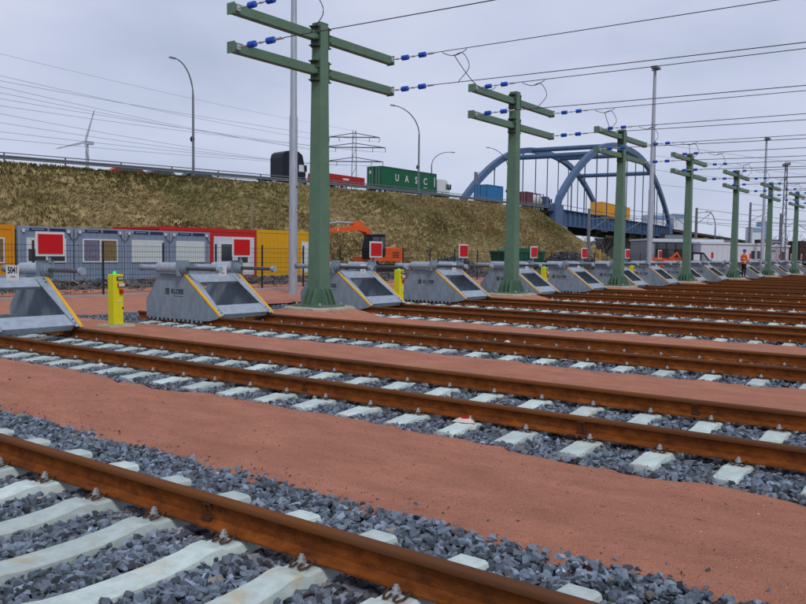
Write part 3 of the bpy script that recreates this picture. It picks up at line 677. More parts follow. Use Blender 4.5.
# ------------------------------------------------------------------ embankment and road
EDGE = [(-60, 84), (-20, 76.5), (0, 72), (32.4, 63.9), (43, 61.4), (56.5, 58.5), (66.6, 56.6), (76.7, 55.5), (86, 55.3), (100, 55.3), (115.4, 55.3)]
BN = Vector((115.42, 55.29, 0)); BDIR = Vector((83.99, 9.77, 0)).normalized(); BPER = Vector((-BDIR.y, BDIR.x, 0)); BL = 84.5; BW = 16.8
ex = np.array([e[0] for e in EDGE]); ey = np.array([e[1] for e in EDGE])
def yn(X):
    X = np.asarray(X, float); s = 0
    for d in (-6, -3, 0, 3, 6): s = s+np.interp(X+d, ex, ey)
    r = s/5
    return np.where(X > 108, np.where(X > 115.4, 55.29+(X-115.4)*.1163, r*.5+55.3*.5), r)
ZR = 8.2
def emb_z(X, Y):
    a = yn(X)-1.1; dn = np.maximum(0, a-Y); df = np.maximum(0, Y-(a+19)); dx = np.maximum(0, X-106)*1.35
    d = np.sqrt(np.maximum(dn, df)**2+dx**2)
    z = ZR+.05-d/1.62+.07*np.clip(Y-yn(X), 0, 17)*0
    w = np.clip(d/3, 0, 1)
    z = z+w*(.9*(vnoise(X*.13, Y*.13, 3)-.5)+.45*(vnoise(X*.5, Y*.5, 4)-.5))
    return np.maximum(z, -.6)
EMB = grid('embankment', np.linspace(-60, 136, 280), np.linspace(36, 105, 100), emb_z, SOIL); struct(EMB)
def bank(X): return .065*min(1, max(0, (X-56)/6))
def road_pt(X, off): return (float(X), float(yn(X))+off, ZR+.1+bank(X)*max(0, off))
vs = []; fs = []; sx = list(np.linspace(-60, 114.2, 90)); offs = [-.6, 0, 1, 6, 10, 16.5]
for X in sx: vs += [road_pt(X, o) for o in offs]
for i in range(len(sx)-1):
    for j in range(5): k = i*6+j; fs.append((k, k+6, k+7, k+1))
b = MB(); b.v = vs; b.f = fs; struct(b.build('road', ASPH))
def guard(off, label):
    t = thing('guard_rail', label, 'guard rail'); P = [Vector(road_pt(X, off)) for X in np.linspace(-55, 114, 86)]
    pf = [(-.04, -.16), (.03, -.13), (.03, -.05), (-.03, -.01), (-.03, .02), (.03, .06), (.03, .13), (-.04, .16), (-.055, .16), (-.055, -.16)]
    MB().sweep([p+Vector((0, 0, .58)) for p in P], pf).build('beam', GALVD, t, True)
    MB().tube([p+Vector((0, .1, .93)) for p in P], .045, 6).build('top_tube', GALVD, t)
    pm = MB().box((0, .08, .45), (.10, .10, 1.0)).build('post', GALVD); me = pm.data; bpy.data.objects.remove(pm)
    for X in np.arange(-50, 114, 4.6): inst(me, 'post', t, road_pt(X, off))
guard(.1, 'long grey guard rail along the top edge of the grassy embankment'); 
guard(15.8, 'farther guard rail on the opposite side of the embankment road')
# dry grass: clumps of bent blades
def grass():
    n = 47000; X = npr.uniform(8, 128, n); u = npr.random(n); a = yn(X)-1.0
    Y = np.where(X < 107, a-u*15.5+.8, npr.uniform(42, 74, n)); Z = emb_z(X, Y); keep = (Z > -.2) & (Z < ZR+.2); X, Y, Z = X[keep], Y[keep], Z[keep]; n = len(X)
    gn = .6*vnoise(X*.045+3, Y*.10, 31)+.4*vnoise(X*.22, Y*.3, 32); up = np.clip((Z-4.5)/4, 0, 1)*np.clip((80-X)/50, 0, 1)
    g = np.clip((gn+.50*up-.63)/.24, 0, 1)[:, None]
    v = (.88+.26*npr.random(n))[:, None]*(.86+.28*vnoise(X*.35, Y*.5, 77))[:, None]
    # bands of flattened straw
    col = (np.array([[.40, .318, .165]])*(1-g)+np.array([[.185, .170, .068]])*g)*v
    w = npr.random(n) < .06; col[w] = np.array([.52, .42, .22])
    w = npr.random(n) < .06; col[w] = np.array([.24, .16, .075])
    B = 5; m_ = n*B
    Xr = np.repeat(X, B)+npr.normal(0, .10, m_); Yr = np.repeat(Y, B)+npr.normal(0, .10, m_); Zr = np.repeat(Z, B)-.06
    flow = np.repeat(vnoise(X*.25, Y*.25, 41)*2-1, B)
    az = npr.uniform(0, 2*math.pi, m_); hh = npr.uniform(.12, .34, m_)*np.repeat(.6+.8*vnoise(X*.3, Y*.3, 42), B); wd = npr.uniform(.02, .05, m_)
    ox = np.cos(az)*hh*.45+flow*.28; oy = np.sin(az)*hh*.35-.22
    px, py = -np.sin(az)*wd, np.cos(az)*wd
    p0 = np.c_[Xr-px, Yr-py, Zr]; p1 = np.c_[Xr+px, Yr+py, Zr]; p2 = np.c_[Xr+ox*.45+px*.8, Yr+oy*.4+py*.8, Zr+hh*.75]; p3 = np.c_[Xr+ox*.45-px*.8, Yr+oy*.4-py*.8, Zr+hh*.75]; p4 = np.c_[Xr+ox, Yr+oy, Zr+hh*npr.uniform(.55, 1.05, m_)]
    VV = np.stack([p0, p1, p2, p3, p4], 1).reshape(-1, 3); k = np.arange(m_)*5
    F = np.vstack([np.c_[k, k+1, k+2], np.c_[k, k+2, k+3], np.c_[k+3, k+2, k+4]])
    T = np.repeat(np.repeat(col, B, axis=0)*npr.uniform(.8, 1.2, (m_, 1)), 5, axis=0)
    return np_mesh('embankment_grass', VV, F, GRASSM, T)
stuff(grass(), 'dry straw coloured grass with green patches covering the embankment slope', 'grass')

# ------------------------------------------------------------------ street lamps on the road
def street_lamp(x, y, z, h, reach, ang, label, double=False):
    t = thing('street_lamp', label, 'street lamp', (x, y, z), ang, 'street lamps along the embankment road')
    def arm(s, rc, hh): 
        pts = [(0, 0, 0), (0, 0, hh*.72)]+[(s*rc*(1-math.cos(a))*1.0, 0, hh*.72+hh*.28*math.sin(a)) for a in np.linspace(.15, math.pi/2, 9)]
        return pts
    p = arm(1, reach, h); MB().tube(p, [.13, .10]+[.075-.003*k for k in range(len(p)-2)], 8).build('pole', GALVD, t, True)
    MB().frustum((reach+.25, 0, h-.07), (.75, .22), (reach+.25, 0, h+.06), (.6, .16)).build('lamp_head', GALVD, t)
    if double:
        q = [(0, 0, h*.50)]+[(-reach*(1-math.cos(a)), 0, h*.52+h*.2*math.sin(a)) for a in np.linspace(.1, math.pi/2, 8)]
        MB().tube(q, .06, 8).build('side_arm', GALVD, t, True); MB().frustum((-reach-.2, 0, h*.72-.06), (.6, .2), (-reach-.2, 0, h*.72+.05), (.5, .15)).build('lamp_head', GALVD, t)
    else: MB().tube([(-.05, -.14, h*.36), (.05, -.14, h*.36)], .28, 10).build('sign_disc', DARK, t)
street_lamp(50.0, 62.0, 8.2, 11.2, 2.1, R(180), 'curved street lamp at the left, over the grey site cabins')
street_lamp(81.1, 57.6, 8.3, 10.9, 4.1, R(168), 'curved street lamp in front of the green lettered container')
street_lamp(110.0, 75.5, 9.3, 9.4, 4.6, R(-14), 'small far street lamp bending right behind the green container')
street_lamp(129.5, 72.0, 9.0, 11.5, 5.2, R(168), 'curved street lamp beside the second green mast and bridge arch')
street_lamp(128.0, 34.6, 0, 8.4, 2.6, R(170), 'low curved street lamp right of the fourth green mast')

# ------------------------------------------------------------------ trucks and containers on the road
def rz_at(X): return math.atan2(float(yn(X+1)-yn(X-1)), 2)
def road_frame(X, off): return (float(X), float(yn(X))+off, ZR+.1+bank(X)*off)
def ship_container(X, off, L, M, label, letters=None, h=2.59, dz=1.22, group='containers on the road'):
    x, y, z = road_frame(X, off); t = thing('shipping_container', label, 'container', (x, y, z+dz), rz_at(X+L/2), group)
    w = 2.44; b = MB(); e = .12
    n = int(L/.28)*2; pts = []
    for k in range(n+1):
        xx = e+(L-2*e)*k/n; pts.append((xx, .05 if (k//2) % 2 else .015))
    poly = pts+[(L-e, w-.02), (e, w-.02)]
    b.prism(poly, 2, .14, h-.08); b.build('corrugated_wall', M, t)
    for xx in (0, L-e):
        for yy in (0, w-e): MB().b2((xx, yy, 0), (xx+e, yy+e, h)).build('corner_post', M, t)
    for zz in (0, h-.14):
        MB().b2((e, .0, zz), (L-e, .10, zz+.14)).build('side_beam', M, t); MB().b2((.0, e, zz), (.10, w-e, zz+.14)).build('end_beam', M, t)
    for s in range(2):
        d = MB().b2((-.012, e+.02+s*1.10, .16), (.05, e+1.08+s*1.10, h-.16)).build('door', M, t)
        for yy in (.3, .75): MB().tube([(-.03, e+.02+s*1.10+yy, .12), (-.03, e+.02+s*1.10+yy, h-.1)], .025, 6).build('lock_rod', GALV, d)
    MB().b2((.1, .1, h-.04), (L-.1, w-.1, h-.01)).build('roof', M, t)
    if letters:
        for k, ch in enumerate(letters): put_text(ch, 1.25, SWHT, t, (L*(.26+.173*k), -.008, h*.5), '-y', 'letter')
        MB().b2((L*.78-.42, -.006, h*.17), (L*.78+.42, .0, h*.20)).build('underline', SWHT, t); MB().b2((L-.6, -.006, h*.3), (L-.4, .0, h*.8)).build('code_column', SWHT, t); MB().b2((-.016, 1.75, h*.65), (-.013, 2.1, h*.8)).build('door_label', SWHT, t)
    return t
WH = None
def wheel(parent, x, y, r=.5, w=.3):
    o = MB().tube([(x, y, r), (x, y+w*.15, r), (x, y+w*.85, r), (x, y+w, r)], [r*.9, r, r, r*.9], 16).build('wheel', TYRE, parent, True)
    MB().tube([(x, y-.01, r), (x, y+w+.01, r)], r*.55, 10).build('rim', GALV, o)
def trailer(X, off, L, label):
    x, y, z = road_frame(X, off); t = thing('semi_trailer', label, 'trailer', (x, y, z), rz_at(X+L/2), 'trailers on the road')
    MB().b2((0, .6, .95), (L, 1.84, 1.20)).build('chassis', DARK, t); MB().b2((-.02, .1, .75), (.06, 2.34, 1.0)).build('rear_bumper', DARK, t)
    for k in range(3):
        for yy in (.02, 2.12): wheel(t, 1.2+k*1.3, yy)
    MB().b2((L*.72, .05, .55), (L*.9, .10, 1.0)).build('side_guard', GALVD, t)
    for yy in (.2, 2.1): MB().b2((-.04, yy, .88), (-.02, yy+.25, .98)).build('tail_light', SRED, t)
def tractor(X, off, M, label, tall=3.6, deflect=True):
    x, y, z = road_frame(X, off); t = thing('truck_tractor', label, 'truck', (x, y, z), rz_at(X), 'truck tractors on the road')
    b = MB(); b.prism([(-.1, .95), (2.15, .95), (2.22, 1.6), (2.05, 2.55), (1.75, tall-.35), (1.2, tall), (-.1, tall)], 1, .06, 2.44); co = b.build('cab', M, t)
    bv = co.modifiers.new('bevel', 'BEVEL'); bv.width = .06; bv.segments = 2
    MB().prism([(1.20, 1.85), (2.0, 1.85), (1.86, 2.6), (1.25, 2.62)], 1, .035, .07).build('side_window', GLASS if M != TRB else TRW, co)
    MB().prism([(2.215, 1.75), (2.225, 1.75), (2.08, 2.52), (2.07, 2.52)], 1, .2, 2.3).build('windscreen', GLASS, co)
    MB().b2((2.15, .1, .45), (2.35, 2.4, 1.1)).build('bumper', M, t)
    MB().b2((2.0, -.2, 1.85), (2.15, .0, 2.6)).build('mirror', DARK, t); MB().b2((-3.2, .7, .7), (1.9, 1.8, .95)).build('chassis', DARK, t)
    MB().b2((1.1, .05, 1.0), (1.14, .065, 2.7)).build('door_seam', DARK, co)
    if deflect: MB().prism([(-.95, 1.0), (-.12, 1.0), (-.12, tall-.04), (-.45, tall-.08), (-.8, tall-.32), (-.95, tall-.8)], 1, .08, 2.42 if M == TRB else .16).build('side_fairing', M, t)
    for xx in (1.25, -2.1):
        for yy in (.03, 2.13): wheel(t, xx, yy)
    for yy in (.15, 2.05): MB().b2((2.34, yy, .75), (2.37, yy+.3, .95)).build('headlight', SWHT, t)
OFF = 7.2
ship_container(80.2, OFF, 12.19, CTG, 'long green shipping container with white letters on the road', 'UASC'); trailer(80.2, OFF, 12.3, 'trailer carrying the long green lettered container'); tractor(93.6, OFF, TRW, 'white truck cab ahead of the long green container', 3.2)
tractor(63.9, 5.6, TRB, 'black truck tractor driving left of the nearest green mast', 4.05)
x, y, z = road_frame(69.2, OFF-.5); rt = thing('tipper_trailer', 'low red tipper trailer between the black truck and the green container', 'trailer', (x, y, z), rz_at(72), 'trailers on the road')
MB().prism([(0, 1.0), (7.2, 1.0), (7.2, 1.95), (.2, 2.1)], 1, .0, 2.44).build('tipper_body', CTR, rt); MB().b2((0, .6, .9), (8.2, 1.84, 1.2)).build('chassis', DARK, rt)
for k in range(10): MB().b2((.3+k*.7, -.05, 1.02), (.4+k*.7, .0, 1.93)).build('side_rib', CTR, rt)
MB().b2((3.5, -.058, 1.45), (4.5, -.05, 1.65)).build('side_print', SWHT, rt)
for k in range(3):
    for yy in (.02, 2.12): wheel(rt, 1.2+k*1.3, yy)
ship_container(106.2, 7.2, 4.9, CTB, 'blue shipping container on the road left of the bridge', None, 2.45, 1.0); trailer(105.8, 7.2, 6.0, 'trailer carrying the blue container')
x, y, z = road_frame(106.6, 9.5); sg = thing('road_sign', 'back of a grey road sign above the blue container', 'sign', (x, y, z)); MB().b2((-.5, 0, 3.4), (.5, .05, 5.3)).build('board', GALVD, sg); MB().tube([(.9, .05, 0), (.9, .05, 5.4)], .05, 8).build('post', GALVD, sg); MB().b2((-.5, .05, 4.2), (.95, .09, 4.3)).build('brace', GALVD, sg)
ship_container(116.3, 5.6, 2.3, CTM, 'maroon end frame of the tank truck near the bridge', None, 2.1, 1.0)
x, y, z = road_frame(118.7, 5.6); tk = thing('tank_body', 'pale cylindrical tank body behind the blue cab near the bridge', 'tank', (x, y, z), rz_at(118)); MB().tube([(0, 1.22, 2.05), (.15, 1.22, 2.05), (5.2, 1.22, 2.05), (5.4, 1.22, 2.05)], [.7, 1.0, 1.0, .7], 18).build('barrel', BLIND, tk, True)
for k in range(4):
    for zz in (1.02, 3.05): MB().b2((.1+k*1.72, .0, zz), (.22+k*1.72, 2.4, zz+.1)).build('frame_bar', CTM, tk)
    MB().b2((.1+k*1.72, -.02, 1.0), (.22+k*1.72, .08, 3.15)).build('frame_post', CTM, tk)
for k in range(3):
    for yy in (.02, 2.12): wheel(tk, .9+k*1.2, yy)
MB().b2((0, .6, .9), (5.4, 1.8, 1.1)).build('chassis', DARK, tk)
tractor(125.0, 5.4, TRBL, 'dark blue truck cab just before the blue bridge', 2.9, False)
def car(X, off, M, label):
    x, y, z = road_frame(X, off); t = thing('car', label, 'car', (x, y, z), rz_at(X), 'cars on the embankment road')
    MB().prism([(0, .35), (4.3, .35), (4.3, .75), (3.5, .95), (2.9, 1.42), (1.0, 1.45), (.2, 1.0), (0, .9)], 1, 0, 1.75).build('body', M, t)
    MB().prism([(.65, 1.0), (3.2, 1.0), (2.8, 1.36), (1.05, 1.38)], 1, -.012, .02).build('side_window', GLASS, t)
    for xx in (.8, 3.45):
        for yy in (-.02, 1.57): wheel(t, xx, yy, .31, .2)
    for yy in (.1, 1.4): MB().b2((-.02, yy, .72), (.01, yy+.25, .88)).build('tail_light', SRED, t)
car(45.6, 8.0, CTR, 'red car behind the guard rail near the left street lamp'); car(49.6, 9.0, GALVD, 'dark grey car behind the guard rail right of the left street lamp'); car(53.0, 8.0, TRB, 'black car behind the guard rail left of the black truck')

# ------------------------------------------------------------------ the bridge
BT = thing('arch_bridge', 'blue steel tied arch bridge with two arches and cross braces', 'bridge', (0, 0, 0))
def bp(s, o, z): p = BN+BDIR*s+BPER*o; return Vector((p.x, p.y, z))
DZ = 8.35
def rib(o):
    pts = []; 
    for u in np.linspace(-1, 1, 41):
        s = BL/2+u*(BL/2+1.2); h = 14.0*(1-abs(u)**2.35); pts.append(bp(s, o, DZ+.6+h))
    pts[0].z -= 1.8; pts[-1].z -= 1.8
    return pts
pr = [(-.40, -.55), (.40, -.55), (.40, .55), (-.40, .55)]
RP = {}
for o in (0, BW):
    RP[o] = rib(o); ro = MB().sweep(RP[o], pr).build('arch_rib', BRB, BT)
    for k in range(1, 12):
        s = BL*k/12; u = (s-BL/2)/(BL/2+1.2); zt = DZ+.6+14.0*(1-abs(u)**2.35)
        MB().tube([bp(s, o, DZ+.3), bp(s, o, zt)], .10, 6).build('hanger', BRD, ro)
        MB().box(bp(s, o, zt-.75), (.25, .25, .6)).build('hanger_lug', BRB, ro)
for u in (-.56, -.23, .17, .50):
    s = BL/2+u*(BL/2+1.2); z = DZ+.6+14.0*(1-abs(u)**2.35)
    MB().tube([bp(s, .3, z), bp(s, BW-.3, z)], .46, 12).build('cross_brace', BRB, BT, True)
def bbox(mb, s0, s1, o0, o1, z0, z1):
    c = bp((s0+s1)/2, (o0+o1)/2, (z0+z1)/2); mb.box(c, (s1-s0, o1-o0, z1-z0), Matrix.Rotation(math.atan2(BDIR.y, BDIR.x), 3, 'Z')); return mb
for o, sg in ((0, -1), (BW, 1)):
    gi = bbox(MB(), -1.5, BL+1.5, o-.06, o+.06, DZ-2.0, DZ+.35).build('main_girder', BRB, BT)
    bbox(MB(), -1.5, BL+1.5, o-.45, o+.45, DZ+.35, DZ+.47).build('top_flange', BRB, gi); bbox(MB(), -1.5, BL+1.5, o-.45, o+.45, DZ-2.12, DZ-2.0).build('bottom_flange', BRB, gi)
    for k in range(34): bbox(MB(), k*BL/33-.04, k*BL/33+.04, o+sg*.06, o+sg*.40, DZ-1.99, DZ+.34).build('stiffener', BRB, gi)
    for s in (-.3, BL+.3): bbox(MB(), s-1.9, s+1.9, o-.55, o+.55, DZ-2.2, DZ+1.1).build('arch_shoe', BRB, BT)
    rl = MB(); rl.tube([bp(0, o-sg*.9, DZ+1.35), bp(BL, o-sg*.9, DZ+1.35)], .05, 6); rl.build('handrail', BRD, BT)
bbox(MB(), -1.5, BL+1.5, .6, BW-.6, DZ-.3, DZ+.05).build('deck', GCONC, BT)
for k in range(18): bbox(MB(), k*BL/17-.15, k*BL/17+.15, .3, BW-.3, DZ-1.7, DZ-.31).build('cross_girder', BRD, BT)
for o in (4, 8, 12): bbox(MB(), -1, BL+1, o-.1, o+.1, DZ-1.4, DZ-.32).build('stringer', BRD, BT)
for s0, s1 in ((-11, -.2), (BL+.2, BL+3.5)):
    ab = thing('bridge_abutment', 'pale concrete abutment under the '+('near' if s0 < 0 else 'far')+' end of the blue bridge', 'abutment', bp(s0, BW/2, 0))
    q = bbox(MB(), s0, s1, -1.5, BW+1.5, -.5, DZ-2.3); q.v = [(v[0]-ab.location.x, v[1]-ab.location.y, v[2]) for v in q.v]; q.build('wall', GCONC, ab)
    q = bbox(MB(), s0-.1, s1+.1, -1.8, BW+1.8, DZ-2.9, DZ-2.45); q.v = [(v[0]-ab.location.x, v[1]-ab.location.y, v[2]) for v in q.v]; q.build('bearing_shelf', GCONC, ab)
# far approach of the road behind the bridge
b = MB(); bbox(b, BL+2, BL+260, -1, BW+1, DZ-.6, DZ+.02); struct(b.build('road', ASPH))
struct(grid('far_embankment', np.linspace(203, 520, 40), np.linspace(40, 150, 40), lambda X, Y: np.maximum(-.7, 7.6-np.maximum(0, np.maximum(66-Y+(X-203)*.11, Y-84-(X-203)*.13))/1.7-np.maximum(0, 208-X)/1.5+.8*(vnoise(X*.1, Y*.1, 2)-.5)), SOIL))
# amber containers on the bridge
def br_container(s, o, L, M, label):
    p = bp(s, o, DZ+.06); t = ship_container(0, 0, L, M, label); t.location = (p.x, p.y, p.z+1.2); t.rotation_euler.z = math.atan2(BDIR.y, BDIR.x)
    tt = thing('container_chassis', 'chassis under the '+label, 'trailer', p, math.atan2(BDIR.y, BDIR.x), 'trailers on the road')
    MB().b2((0, .6, .9), (L, 1.84, 1.18)).build('frame', DARK, tt)
    for k in range(3):
        for yy in (.02, 2.12): wheel(tt, .8+k*1.2, yy)
br_container(36.5, 3.2, 9.5, CTY, 'amber shipping container on the bridge, left one'); br_container(47.5, 3.2, 11.0, CTY, 'amber shipping container on the bridge, right one')

# ------------------------------------------------------------------ excavator
def excavator():
    t = thing('excavator', 'orange tracked excavator with black cab behind the fence', 'excavator', (48.9, 39.2, 0), R(180-16))
    # local +x is the boom side (toward the left of the picture)
    for s in (-1, 1):
        tr = MB(); y = s*.95; pts = [(1.45, .12), (1.7, .42), (1.5, .72), (-1.5, .72), (-1.7, .42), (-1.45, .12)]
        tr.prism(pts, 1, y-.25, y+.25); to = tr.build('crawler_track', TYRE, t)
        for x in (-1.35, 1.35): MB().tube([(x, y-.28, .42), (x, y+.28, .42)], .27, 12).build('sprocket', DARK, to)
    MB().tube([(0, 0, .7), (0, 0, .95)], .6, 16).build('slew_ring', DARK, t)
    b = MB(); b.prism([(-2.25, .95), (.9, .95), (.9, 1.25), (-.5, 1.25), (-.6, 1.95), (-1.5, 2.05), (-2.2, 1.9)], 1, -1.2, 1.2); b.build('house', EXO, t)
    MB().b2((-2.3, -1.1, 1.0), (-1.9, 1.1, 1.75)).build('counterweight', EXO, t)
    for k in range(4): MB().b2((-1.85, 1.2, 1.25+k*.12), (-1.2, 1.212, 1.31+k*.12)).build('grille', DARK, t)
    c = MB(); c.prism([(-.55, 1.1), (.95, 1.1), (1.0, 1.9), (.75, 2.95), (.6, 3.02), (-.5, 3.02)], 1, .15, 1.15); co = c.build('cab', TRB, t)
    MB().prism([(.05, 1.75), (.86, 1.75), (.66, 2.8), (.05, 2.8)], 1, 1.152, 1.162).build('side_window', GLASS, co); MB().prism([(-.45, 1.9), (-.05, 1.9), (-.05, 2.8), (-.45, 2.8)], 1, 1.152, 1.162).build('side_window', GLASS, co); MB().b2((-.2, 1.163, 1.35), (.1, 1.17, 1.6)).build('sticker', CYEL, co)
    bm = MB(); bm.sweep([(.35, -.25, 1.3), (.15, -.25, 2.7), (.35, -.25, 3.35), (1.2, -.25, 3.50), (3.1, -.25, 3.30), (4.2, -.25, 3.15)], [(-.17, -.22), (.17, -.22), (.17, .22), (-.17, .22)], up=(0, 1, 0), scales=[1, 1.1, 1.35, 1.15, .9, .7]); bo = bm.build('boom', EXO, t)
    MB().b2((2.3, -.45, 3.22), (3.1, -.44, 3.45)).build('maker_plate', SWHT, bo); MB().b2((2.3, -.06, 3.22), (3.1, -.05, 3.45)).build('maker_plate', SWHT, bo)
    MB().tube([(1.0, -.25, 3.85), (3.0, -.25, 3.88), (4.3, -.25, 3.65)], [.09, .09, .05], 8).build('hydraulic_ram', GALV, bo); MB().b2((.7, -.4, 3.6), (1.6, -.1, 3.95)).build('boom_bracket', EXO, bo)
    a = MB(); a.sweep([(4.0, -.25, 3.6), (4.25, -.25, 2.6), (4.3, -.25, 1.2)], [(-.14, -.2), (.14, -.2), (.14, .2), (-.14, .2)], up=(0, 1, 0), scales=[.8, 1.1, .7]); ao = a.build('stick', EXO, t)
    for k in range(3): MB().box((4.22+.03*k, -.25, 2.5-k*.4), (.46, .30, .16), Matrix.Rotation(R(30), 3, 'Y')).build('warning_band', SWHT, ao)
    bu = MB(); bu.prism([(3.8, 1.2), (4.5, 1.3), (4.7, .8), (4.4, .15), (3.7, .05), (4.0, .5)], 1, -.7, .2); bo2 = bu.build('bucket', EXO, t)
    for k in range(4): MB().box((3.65, -.6+k*.25, .08), (.2, .08, .06)).build('tooth', DARK, bo2)
excavator()

# ------------------------------------------------------------------ things behind the row, right of the embankment
sk = thing('waste_skip', 'long green waste skip at the foot of the embankment', 'skip', (63.5, 34.5, 0)); b = MB(); b.prism([(0, .3), (5.6, .3), (6.2, 1.75), (-.5, 1.75)], 1, 0, 2.2); so = b.build('tub', SKIPG, sk); MB().b2((-.6, -.06, 1.75), (6.3, 2.26, 1.9)).build('rim', SKIPG, so)
for k in range(7): MB().b2((.2+k*.85, -.07, .35), (.3+k*.85, .0, 1.74)).build('rib', SKIPG, so)
MB().b2((.5, .3, .0), (5, 1.9, .3)).build('skid', DARK, sk)
MB().prism([(.2, 1.9), (5.6, 1.9), (5.0, 2.15), (1.2, 2.18)], 1, .2, 2.0).build('lid', SKIPG, sk)
def heap(x, y, r, h, base, label, warm=.3):
    n = 520; a = npr.uniform(0, 2*math.pi, n); q = np.sqrt(npr.random(n)); X = x+np.cos(a)*q*r; Y = y+np.sin(a)*q*r; Z = h*(1-q**1.6)
    stuff(stones('rubble_heap', np.c_[X, Y, Z], npr.uniform(.16, .34, n), base, .4, STONE, warm), label, 'rubble heap')
heap(69.5, 32.5, 2.6, 1.75, .05, 'dark rubble heap right of the green skip'); heap(74.5, 33.5, 3.0, 1.8, .075, 'brown rubble heap below the bridge abutment', .8); heap(56, 36, 2.4, 1.2, .06, 'low dark rubble heap left of the second green mast')
yp = thing('marker_post', 'thin yellow marker post below the bridge', 'post', (72.2, 30, 0)); MB().frustum((0, 0, 0), (.14, .14), (0, 0, 2.1), (.12, .12)).build('shaft', CYEL, yp); MB().box((0, 0, 2.13), (.16, .16, .06)).build('cap', YEL, yp)

def house(name, label, cat, px, py, rz, w, d, h, M, group=None):
    t = thing(name, label, cat, (px, py, 0), rz, group); MB().b2((0, 0, 0), (w, d, h-.2)).build('wall', M, t); MB().b2((-.1, -.12, h-.199), (w+.1, d+.1, h)).build('roof', CWHT, t); return t
VR = math.atan2(right.y, right.x)      # facade direction across the view
hg = house('site_hall', 'pale grey hall with wide dark glazed front under the bridge end', 'hall', 84.2, 29.6, VR+R(2), 8.0, 6, 3.45, HALLG)
fr = MB().b2((.7, -.05, .2), (5.6, .02, 3.0)).build('glazed_front', GLASS, hg)
for k in range(5): MB().b2((.9+k*1.0, -.09, .2), (1.0+k*1.0, -.05, 3.0)).build('mullion', DARK, fr)
MB().b2((.9, -.09, 2.25), (5.6, -.05, 2.33)).build('transom', DARK, fr); MB().b2((-.1, -.2, 3.1), (8.1, -.12, 3.4)).build('fascia', CWHT, hg)
wb = house('site_cabin', 'large plain white cabin right of the fourth green mast', 'cabin', 85.2, 24.4, VR, 3.4, 3, 3.1, CWHT, 'white site cabins')
for k in range(6): MB().b2((.06+k*.55, -.02, .2), (.58+k*.55, .0, 2.8)).build('wall_panel', CWHT, wb)
wc = house('site_cabin', 'white cabin with two small windows behind the orange-clad worker', 'cabin', 90.4, 22.2, VR, 3.2, 3, 3.1, CWHT, 'white site cabins')
for k in range(2): w_ = MB().b2((1.55+k*.65, -.04, 1.35), (2.05+k*.65, .01, 2.35)).build('window', SWHT, wc); MB().b2((1.61+k*.65, -.05, 1.42), (1.99+k*.65, -.035, 2.28)).build('pane', GLASS, w_)
for k in range(5): MB().b2((.06+k*.62, -.012, .15), (.64+k*.62, .001, 1.3)).build('wall_panel', CWHT, wc)
wd = house('site_cabin', 'rightmost white cabin with a glazed door by the sixth green mast', 'cabin', 94.1, 19.8, VR, 2.3, 3, 2.95, mat('cabin_pinkish', (.44, .44, .50), .6), 'white site cabins')
dr = MB().b2((1.25, -.04, .15), (2.05, .01, 2.4)).build('door', SWHT, wd); MB().b2((1.37, -.055, .4), (1.93, -.035, 2.25)).build('pane', GLASS, dr); MB().b2((.3, -.03, 2.2), (.8, .0, 2.4)).build('vent', GALVD, wd)
dk = thing('freight_wagon', 'dark brown covered wagon at the far right behind the masts', 'wagon', (101.5, 15.2, 0), VR); MB().b2((-3, 0, .9), (6, 2.8, 3.5)).build('body', mat('wagon_brown', (.045, .03, .028), .8), dk); MB().b2((-3, .3, .5), (6, 2.5, .9)).build('underframe', DARK, dk); MB().b2((.9, -.05, 1.6), (1.5, .0, 2.2)).build('placard', SWHT, dk)
for x in (-2, -.5, 3.5, 5): wheel(dk, x, .2, .45, .2)
for k, (dx, w_, h_, lb) in enumerate([(84.6, 3.2, .55, 'above the pale hall'), (88.6, 3.0, .45, 'above the plain white cabin'), (94.6, 2.6, .5, 'above the cabin with two windows')]):
    yk = (28.2, 24.6, 20.6)[k]; zt = (3.45, 3.1, 3.1)[k]
    ru = thing('roof_unit', 'dark low roof unit '+lb, 'roof unit', (dx+1.2, yk, zt), VR, 'dark roof units'); MB().b2((0, 1.2, 0), (w_, 2.4, h_)).build('casing', DARK, ru); MB().b2((.2, 1.19, .08), (w_-.2, 1.2, h_-.1)).build('louvre', GALVD, ru)
# black van
vn = thing('parked_van', 'black van with pale windows parked before the white cabin', 'van', (72.1, 21.5, 0), VR+R(6)); MB().prism([(0, .4), (2.2, .4), (2.25, 1.1), (1.75, 1.3), (1.2, 1.95), (.05, 2.0)], 1, 0, 1.9).build('body', TRB, vn)
MB().prism([(.25, 1.25), (.85, 1.25), (.85, 1.8), (.25, 1.8)], 1, -.02, .02).build('side_window', CWHT, vn); MB().prism([(1.0, 1.25), (1.6, 1.25), (1.15, 1.8), (1.0, 1.8)], 1, -.02, .02).build('side_window', HALLG, vn)
for x in (.45, 1.75): wheel(vn, x, -.02, .36, .22); wheel(vn, x, 1.7, .36, .22)
def digger(px, py, label, s=1):
    t = thing('mini_digger', label, 'digger', (px, py, 0), VR, 'orange site machines'); MB().b2((-1, -.6, 0), (1, .6, .6)).build('tracks', TYRE, t); MB().prism([(-1, .6), (1, .6), (1, 1.3), (.3, 1.4), (-.9, 1.5)], 1, -.6, .6).build('body', EXO, t); MB().b2((-.2, -.5, 1.4), (.7, .5, 2.3)).build('cab', DARK, t); MB().sweep([(.8, 0, 1.1), (1.7, 0, 1.9*s), (2.3, 0, .9)], [(-.1, -.12), (.1, -.12), (.1, .12), (-.1, .12)], up=(0, 1, 0)).build('arm', EXO, t)
digger(76.5, 25.8, 'small orange digger left of the fourth green mast'); digger(79.6, 25.0, 'orange machine half hidden behind the fourth green mast', .7)

